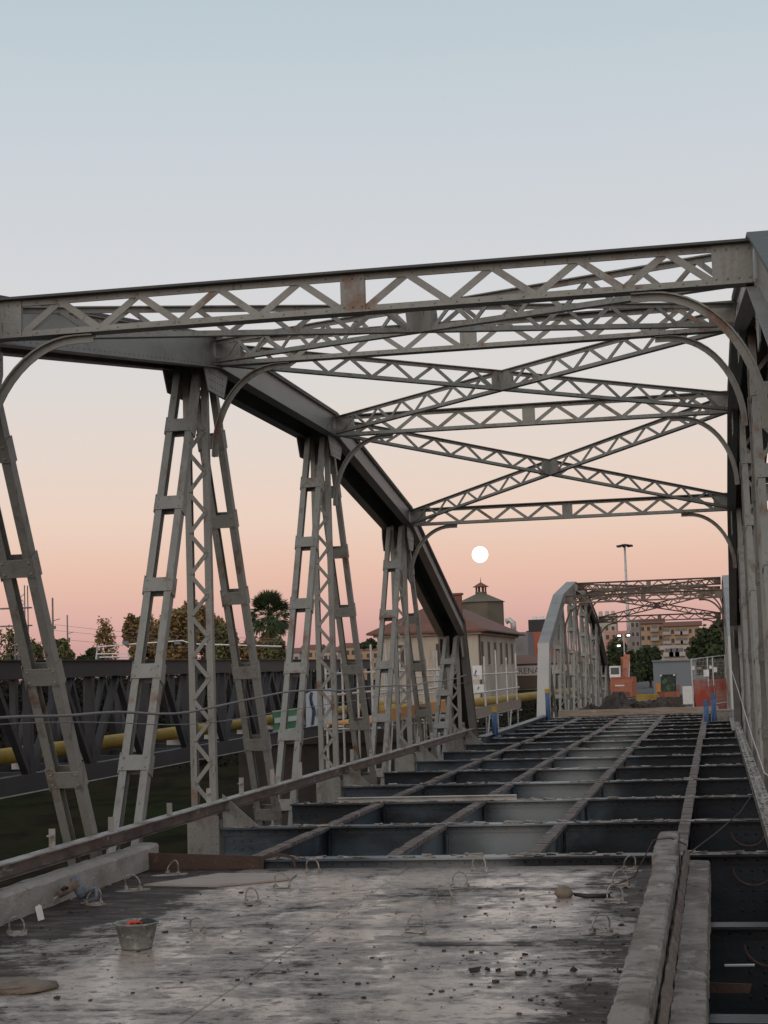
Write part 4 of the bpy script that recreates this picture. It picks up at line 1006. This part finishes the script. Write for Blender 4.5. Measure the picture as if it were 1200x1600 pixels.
text('RENAV', 1.05, 'navy', r, Matrix.Translation((.25, -.255, h_-1.22)) @ Matrix.Rotation(PI/2, 4, 'X'))
MB().box((.3, -.2, .2), (w_-.2, -.003, h_-1.5)).build('shop_front', 'window', r)
# far flats
def flats(label, px0, px1, pyt, Y, dep, m, floors, cols, pyb=1050, bal=()):
    r, w_, h_ = block('apartment_block', label, 'building', px0, px1, pyt, Y, dep, m)
    fh = 3.0
    for c in range(cols):
        xc = w_*(c+.5)/cols
        for f in range(floors):
            z = h_-2.4-f*fh
            if z < 1: break
            if c in bal:
                b = MB().box((xc-1.3, -.9, z-.45), (xc+1.3, -.002, z-.25)).box((xc-1.3, -.95, z-.25), (xc+1.3, -.85, z+.65)).build('balcony', 'pale', r)
                MB().box((xc-.9, -.06, z-.2), (xc+.9, -.003, z+1.6)).build('window', 'glass', r)
            else:
                fr = MB().box((xc-.65, -.08, z-.1), (xc+.65, -.002, z+1.45)).build('window', 'pale', r); MB().box((xc-.5, -.1, z), (xc+.5, -.0805, z+1.35)).build('pane', 'window', fr)
    return r, w_, h_
r, w_, h_ = flats('ochre block of flats with red roof and balcony columns behind the far span', 999, 1036, 974, 560, 12, 'ochre', 8, 4, bal=(2,))
MB().prism([(-1, 0), (13, 0), (9, 1.6), (3, 1.6)], 'x', -1, w_+.4).build('roof', 'tile', r).location = (0, 0, h_+.001)
r, w_, h_ = flats('ochre wing of flats with pale balconies right of the taller ochre block', 1036.5, 1092, 978, 555, 12, 'ochre', 8, 6, bal=(0, 2, 3))
MB().prism([(-1, 0), (13, 0), (9, 1.5), (3, 1.5)], 'x', -.3, w_+1).build('roof', 'tile', r).location = (0, 0, h_+.001)
r, w_, h_ = flats('pink block of flats showing behind the far truss left of the ochre flats', 944, 984, 986, 500, 12, 'pink', 6, 4)
r, w_, h_ = flats('narrow grey stair tower between pink and ochre flats', 984.5, 998.5, 968, 540, 10, 'grey', 8, 2)
r, w_, h_ = flats('tall pale tower block with roof turrets far behind the far span', 932, 962, 962, 620, 12, 'pale', 4, 3)
for i, x in enumerate((1.2, 3.6, 5.8)): frus(.9, h_, .7, h_+1.8).build('roof_turret', 'pale', r).location = (x, 5, 0); 
r, w_, h_ = flats('pale cluttered balcony front below the ochre wing', 1030, 1076, 1008, 430, 8, 'pale', 5, 5, bal=(1, 2, 3))
r, w_, h_ = block('shed', 'blue grey sheeted shed behind the loader', 'shed', 1020, 1086, 1033, 150, 10, 'shed')
for i in range(12): MB().box((w_*i/12, -.05, .1), (w_*i/12+.1, -.002, h_)).build('sheet_rib', 'shed', r)
MB().box((-.1, -.2, h_+.001), (w_+.1, 10, h_+.12)).build('roof', 'shed', r)
r, w_, h_ = block('site_cabin', 'small white site cabin left of the orange excavator', 'cabin', 953, 966, 1052, 124, 3, 'white')
MB().box((.08, -.04, h_-.75), (w_-.08, -.002, h_-.3)).build('cabin_window', 'glass', r); MB().box((-.05, -.05, h_+.001), (w_+.05, 3.05, h_+.08)).build('cabin_roof', 'galv', r)
# hillside town at the left, far
for i, (a, b, t, Y, m, lab) in enumerate(((438, 468, 1020, 430, 'pale', 'small pale house far off beside the palm'), (470, 500, 1014, 480, 'ochre', 'ochre house far off seen between the second truss posts'),
                      (505, 528, 1018, 450, 'pale', 'pale low house far off right of the second truss post'), (530, 556, 1011, 500, 'ochre', 'taller ochre house far off left of the umbrella pine'), (558, 592, 1016, 520, 'ochre', 'wide ochre house far off under the umbrella pine'))):
    r, w_, h_ = flats(lab, a, b, t, Y, 8, m, 3, 3)
    r.name = 'distant_house'
    MB().prism([(-.4, 0), (8.4, 0), (4, 1.3)], 'x', -.4, w_+.4).build('roof', 'tile', r).location = (0, 0, h_+.001)

# ------------------------------------------------------------------ trees
def crown_mesh(R, H, n, s, seed, m, gaps=.5, lobes=15):
    rnd = random.Random(seed); mb = MB()
    cl = []
    for i in range(lobes):
        a = rnd.uniform(0, 2*PI); hz = rnd.uniform(.12, .86); q = rnd.uniform(.1, .8)*(1-max(0, hz-.55)*1.5)
        cl.append((R*q*math.cos(a), R*q*math.sin(a), H*hz, rnd.uniform(.26, .44)))
    for i in range(n):
        cx, cy, cz, k = cl[rnd.randrange(lobes)]
        d = V((rnd.gauss(0, 1), rnd.gauss(0, 1), rnd.gauss(0, 1))).normalized()*rnd.uniform(.35, 1.08)
        p = V((cx+d.x*R*k, cy+d.y*R*k, cz+d.z*H*k*.8))
        if p.z < .02*H: continue
        u = V((rnd.gauss(0, 1), rnd.gauss(0, 1), rnd.gauss(0, .7))).normalized(); w = u.orthogonal().normalized(); e = s*rnd.uniform(.6, 1.4)
        w.rotate(Matrix.Rotation(rnd.uniform(0, 6), 3, u))
        mb.add([p-u*e, p+w*e*.6, p+u*e, p-w*e*.5], [(0, 1, 2, 3)])
    return mb
def tree(px, pyt, pyb, Y, Rpx, label, leaf, n=2600, seed=1, base=-1.0, sparse=False, group='trees beyond the bridge'):
    c = at(px, pyt, Y); R = Rpx*Y/F_PX; top = c.z; zb = max(base+.8, at(px, pyb, Y).z)
    t = thing('tree', label, 'tree', (c.x, Y, base), 0, group)
    rnd = random.Random(seed); H = top-zb; th = zb-base
    mb = MB(); mb.tube([(0, 0, 0), (rnd.uniform(-.1, .1), 0, th*.6), (rnd.uniform(-.2, .2), 0, th+H*.4)], [max(.12, R*.09), R*.07, R*.03], 8)
    for i in range(6):
        a = rnd.uniform(0, 6.28); mb.tube([(0, 0, th+H*.05*i), (R*.35*math.cos(a), R*.35*math.sin(a), th+H*(.25+.08*i)), (R*.65*math.cos(a), R*.65*math.sin(a), th+H*(.4+.08*i))], [R*.04, R*.025, R*.01], 5)
    mb.build('trunk', 'trunk', t)
    cr = crown_mesh(R, H, int(n*2.1), (.29 if not sparse else .22)*max(.55, Y/200), seed, leaf).build('crown', leaf, t); cr.location = (0, 0, th)
    return t
TR = [(290, 944, 1042, 190, 68, 'large brown leaved autumn tree behind the footbridge', 'leafbrown', 9000, 1),
      (216, 958, 1040, 196, 36, 'smaller golden brown tree leaning on the large autumn tree', 'leafbrown', 3000, 14),
      (165, 968, 1035, 170, 24, 'small sparse reddish tree left of the large autumn tree', 'leafbrown', 420, 2),
      (98, 1003, 1045, 210, 26, 'low round olive tree right of the slim poles', 'leafolive', 1300, 3),
      (140, 1012, 1045, 200, 22, 'low dark green tree under the sparse reddish tree', 'leaf', 1300, 4),
      (15, 985, 1040, 180, 24, 'thin olive tree at the left edge beside the lattice pylon', 'leafolive', 420, 5),
      (52, 1000, 1045, 215, 22, 'pale olive bush right of the lattice pylon', 'leafolive', 500, 6),
      (350, 978, 1045, 175, 24, 'dark tree between the autumn tree and the palm', 'leafolive', 1600, 7),
      (392, 1000, 1045, 180, 26, 'brown green tree standing in front of the palm trunk', 'leafbrown', 1600, 8),
      (432, 1004, 1045, 178, 26, 'olive bush at the foot of the palm', 'leafolive', 2200, 15),
      (966, 1000, 1085, 205, 27, 'dark green tree behind the excavator inside the far portal', 'leaf', 3200, 9),
      (1014, 1014, 1085, 190, 27, 'dark round tree right of the floodlight mast', 'leaf', 3400, 10),
      (1110, 980, 1075, 170, 34, 'dark green tree behind the orange net at the right portal leg', 'leaf', 4200, 11),
      (1150, 992, 1075, 180, 30, 'dark tree seen through the right truss', 'leaf', 2600, 12)]
for a in TR: tree(*a[:9][:3], a[3], a[4], a[5], a[6], a[7], a[8], sparse=a[7] < 600)
# palm
pc = at(421, 962, 185); pt = thing('palm_tree', 'tall fan palm with a ragged crown and dry skirt between the truss posts', 'palm', (pc.x, 185, -1.0))
H = pc.z+1
MB().tube([(0, 0, 0), (.1, 0, H*.5), (0, 0, H)], [.36, .28, .26], 10).build('trunk', 'trunk', pt)
def frond_mesh(name, L, m, seed):
    mb = MB(); rnd = random.Random(seed)
    mb.tube([(0, 0, 0), (L*.5, 0, .05)], [.03, .015], 4)
    for i in range(15):
        a = (i-7)*.155; l = L*.5*(1-.25*abs(i-7)/7)*rnd.uniform(.9, 1.1); z = rnd.uniform(-.1, .1)
        c, s_ = math.cos(a), math.sin(a); w = .085
        mb.add([(L*.48, 0, .05), (L*.48+l*.55*c-w*s_, l*.55*s_+w*c, .05+z), (L*.48+l*c, l*s_, -.18+z*2), (L*.48+l*.55*c+w*s_, l*.55*s_-w*c, .03+z)], [(0, 1, 2, 3)])
    return mb.mesh(name, m)
fm = frond_mesh('frond', 3.2, 'palm', 1); dm = frond_mesh('dry_frond', 2.7, 'palmdry', 2); rnd = random.Random(4)
for i in range(130):
    a = rnd.uniform(0, 6.28); e = rnd.uniform(-1.0, 1.5)
    put('frond', fm, pt, Matrix.Translation((0, 0, H)) @ Matrix.Rotation(a, 4, 'Z') @ Matrix.Rotation(-e, 4, 'Y') @ Matrix.Rotation(rnd.uniform(-.5, .5), 4, 'X'))
for i in range(110):
    a = rnd.uniform(0, 6.28); put('dry_frond', dm, pt, Matrix.Translation((0, 0, H-.4-rnd.uniform(0, 4.6))) @ Matrix.Rotation(a, 4, 'Z') @ Matrix.Rotation(rnd.uniform(.85, 1.4), 4, 'Y'))
# umbrella pine
pc = at(577, 1000, 330); up_ = thing('umbrella_pine', 'flat topped umbrella pine left of the beige house', 'pine', (pc.x, 330, -1)); th = pc.z+.2
MB().tube([(0, 0, 0), (.2, 0, th)], [.3, .2], 8).build('trunk', 'trunk', up_)
crown_mesh(1.9, 1.9, 1300, .3, 21, 'leaf').build('crown', 'leaf', up_).location = (0, 0, th-.9)
# undergrowth on the far bank and below
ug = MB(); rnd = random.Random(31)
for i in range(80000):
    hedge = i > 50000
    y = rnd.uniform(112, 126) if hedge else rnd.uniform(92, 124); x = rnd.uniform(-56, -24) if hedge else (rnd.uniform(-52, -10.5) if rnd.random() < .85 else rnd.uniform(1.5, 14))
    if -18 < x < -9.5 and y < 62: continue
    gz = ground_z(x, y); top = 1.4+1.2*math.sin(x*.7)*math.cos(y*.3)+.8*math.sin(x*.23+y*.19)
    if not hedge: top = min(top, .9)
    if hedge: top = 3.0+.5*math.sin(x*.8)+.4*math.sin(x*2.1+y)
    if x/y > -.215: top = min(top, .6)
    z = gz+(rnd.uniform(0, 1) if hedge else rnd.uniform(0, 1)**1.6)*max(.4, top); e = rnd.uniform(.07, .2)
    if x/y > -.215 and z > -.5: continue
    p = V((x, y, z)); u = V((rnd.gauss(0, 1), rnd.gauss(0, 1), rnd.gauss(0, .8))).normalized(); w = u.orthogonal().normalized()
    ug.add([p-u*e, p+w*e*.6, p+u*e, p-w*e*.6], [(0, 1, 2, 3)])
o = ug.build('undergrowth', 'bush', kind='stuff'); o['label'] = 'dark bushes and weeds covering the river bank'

# ------------------------------------------------------------------ railway poles and wires at the left
def pole(px, pyt, Y, r, label, arms=True):
    c = at(px, pyt, Y); o = thing('catenary_pole', label, 'pole', (c.x, Y, -1), 0, 'railway poles on the left'); H = c.z+1
    MB().tube([(0, 0, 0), (0, 0, H)], [r, r*.7], 8).build('pole_shaft', 'grey', o)
    if arms: MB().tube([(0, -.1, H*.78), (1.0, -.1, H*.80)], .05, 6).build('pole_arm', 'grey', o); MB().cbox((.2, 0, H*.72), (.3, .3, .4)).build('pole_box', 'grey', o)
pole(82, 934, 200, .17, 'taller slim railway pole left of the autumn trees'); pole(105, 961, 230, .15, 'shorter slim railway pole right of the taller one')
pole(318+4, 985, 160, .10, 'pale pole seen behind the first truss post', False); pole(152, 1008, 150, .12, 'short pale pole carrying the overhead wires', False)
for i, (a, b, za) in enumerate(((85, 440, 976), (85, 440, 985), (107, 440, 1000))):
    P, Q = at(a, za, 200), at(b, za+22-i*5, 170); mdp = (P+Q)/2-V((0, 0, .4))
    o = MB().tube([P, P.lerp(mdp, .5)-V((0, 0, .1)), mdp, mdp.lerp(Q, .5)-V((0, 0, .1)), Q], .02, 5).build('overhead_wire', 'cable'); tag(o, ('topmost', 'middle', 'lowest')[i]+' overhead railway wire of the three running right from the slim poles', 'wire', 'overhead railway wires')
gt = thing('rail_gantry', 'pale curved railing gantry above the footbridge in front of the autumn tree', 'gantry', (0, 0, 0))
P = [at(150, 1030, 140), at(152, 1011, 140), at(210, 1006, 140), at(285, 1001, 140), at(300, 1006, 140), at(440, 1010, 140)]
MB().tube(P, .055, 7).build('gantry_tube', 'white', gt); MB().tube([at(150, 1022, 140), at(200, 1021, 140), at(204, 1026, 140), at(155, 1027, 140)], .05, 7).build('gantry_loop', 'white', gt)
for px in (196, 277): MB().cbox(at(px, 1004, 139.8), (.55, .1, .3)).build('gantry_sign', 'toolblue', gt)
# lattice pylon at the left edge
pc = at(33, 915, 150); py = thing('lattice_pylon', 'rusty lattice signal pylon with cross platforms at the left edge', 'pylon', (pc.x, 150, -1)); H = pc.z+1
for sx_ in (-.55, .55):
    for sy_ in (-.4, .4): MB().tube([(sx_, sy_, 0), (sx_*.9, sy_*.9, H)], .06, 6).build('pylon_leg', 'grey', py)
zz = 1.5
while zz < H-.8:
    MB().tube([(-.55, -.4, zz), (.55, -.4, zz+.9)], .035, 5).tube([(.55, -.4, zz), (-.55, -.4, zz+.9)], .035, 5).build('cross_brace', 'grey', py); zz += .9
for z in (H-2.2, H-3.9): MB().box((-2.2, -.5, z), (.9, .5, z+.12)).build('platform', 'grey', py)

# ------------------------------------------------------------------ the moon
mp_ = at(750, 866.5, 5000); moon = MB().lathe([(max(.01, 24.2*math.sin(PI*i/16)), 24.2*-math.cos(PI*i/16)) for i in range(17)], 40).build('moon', 'moon', None, True)
moon.location = mp_; tag(moon, 'full white moon low in the pink dusk sky above the house', 'moon')
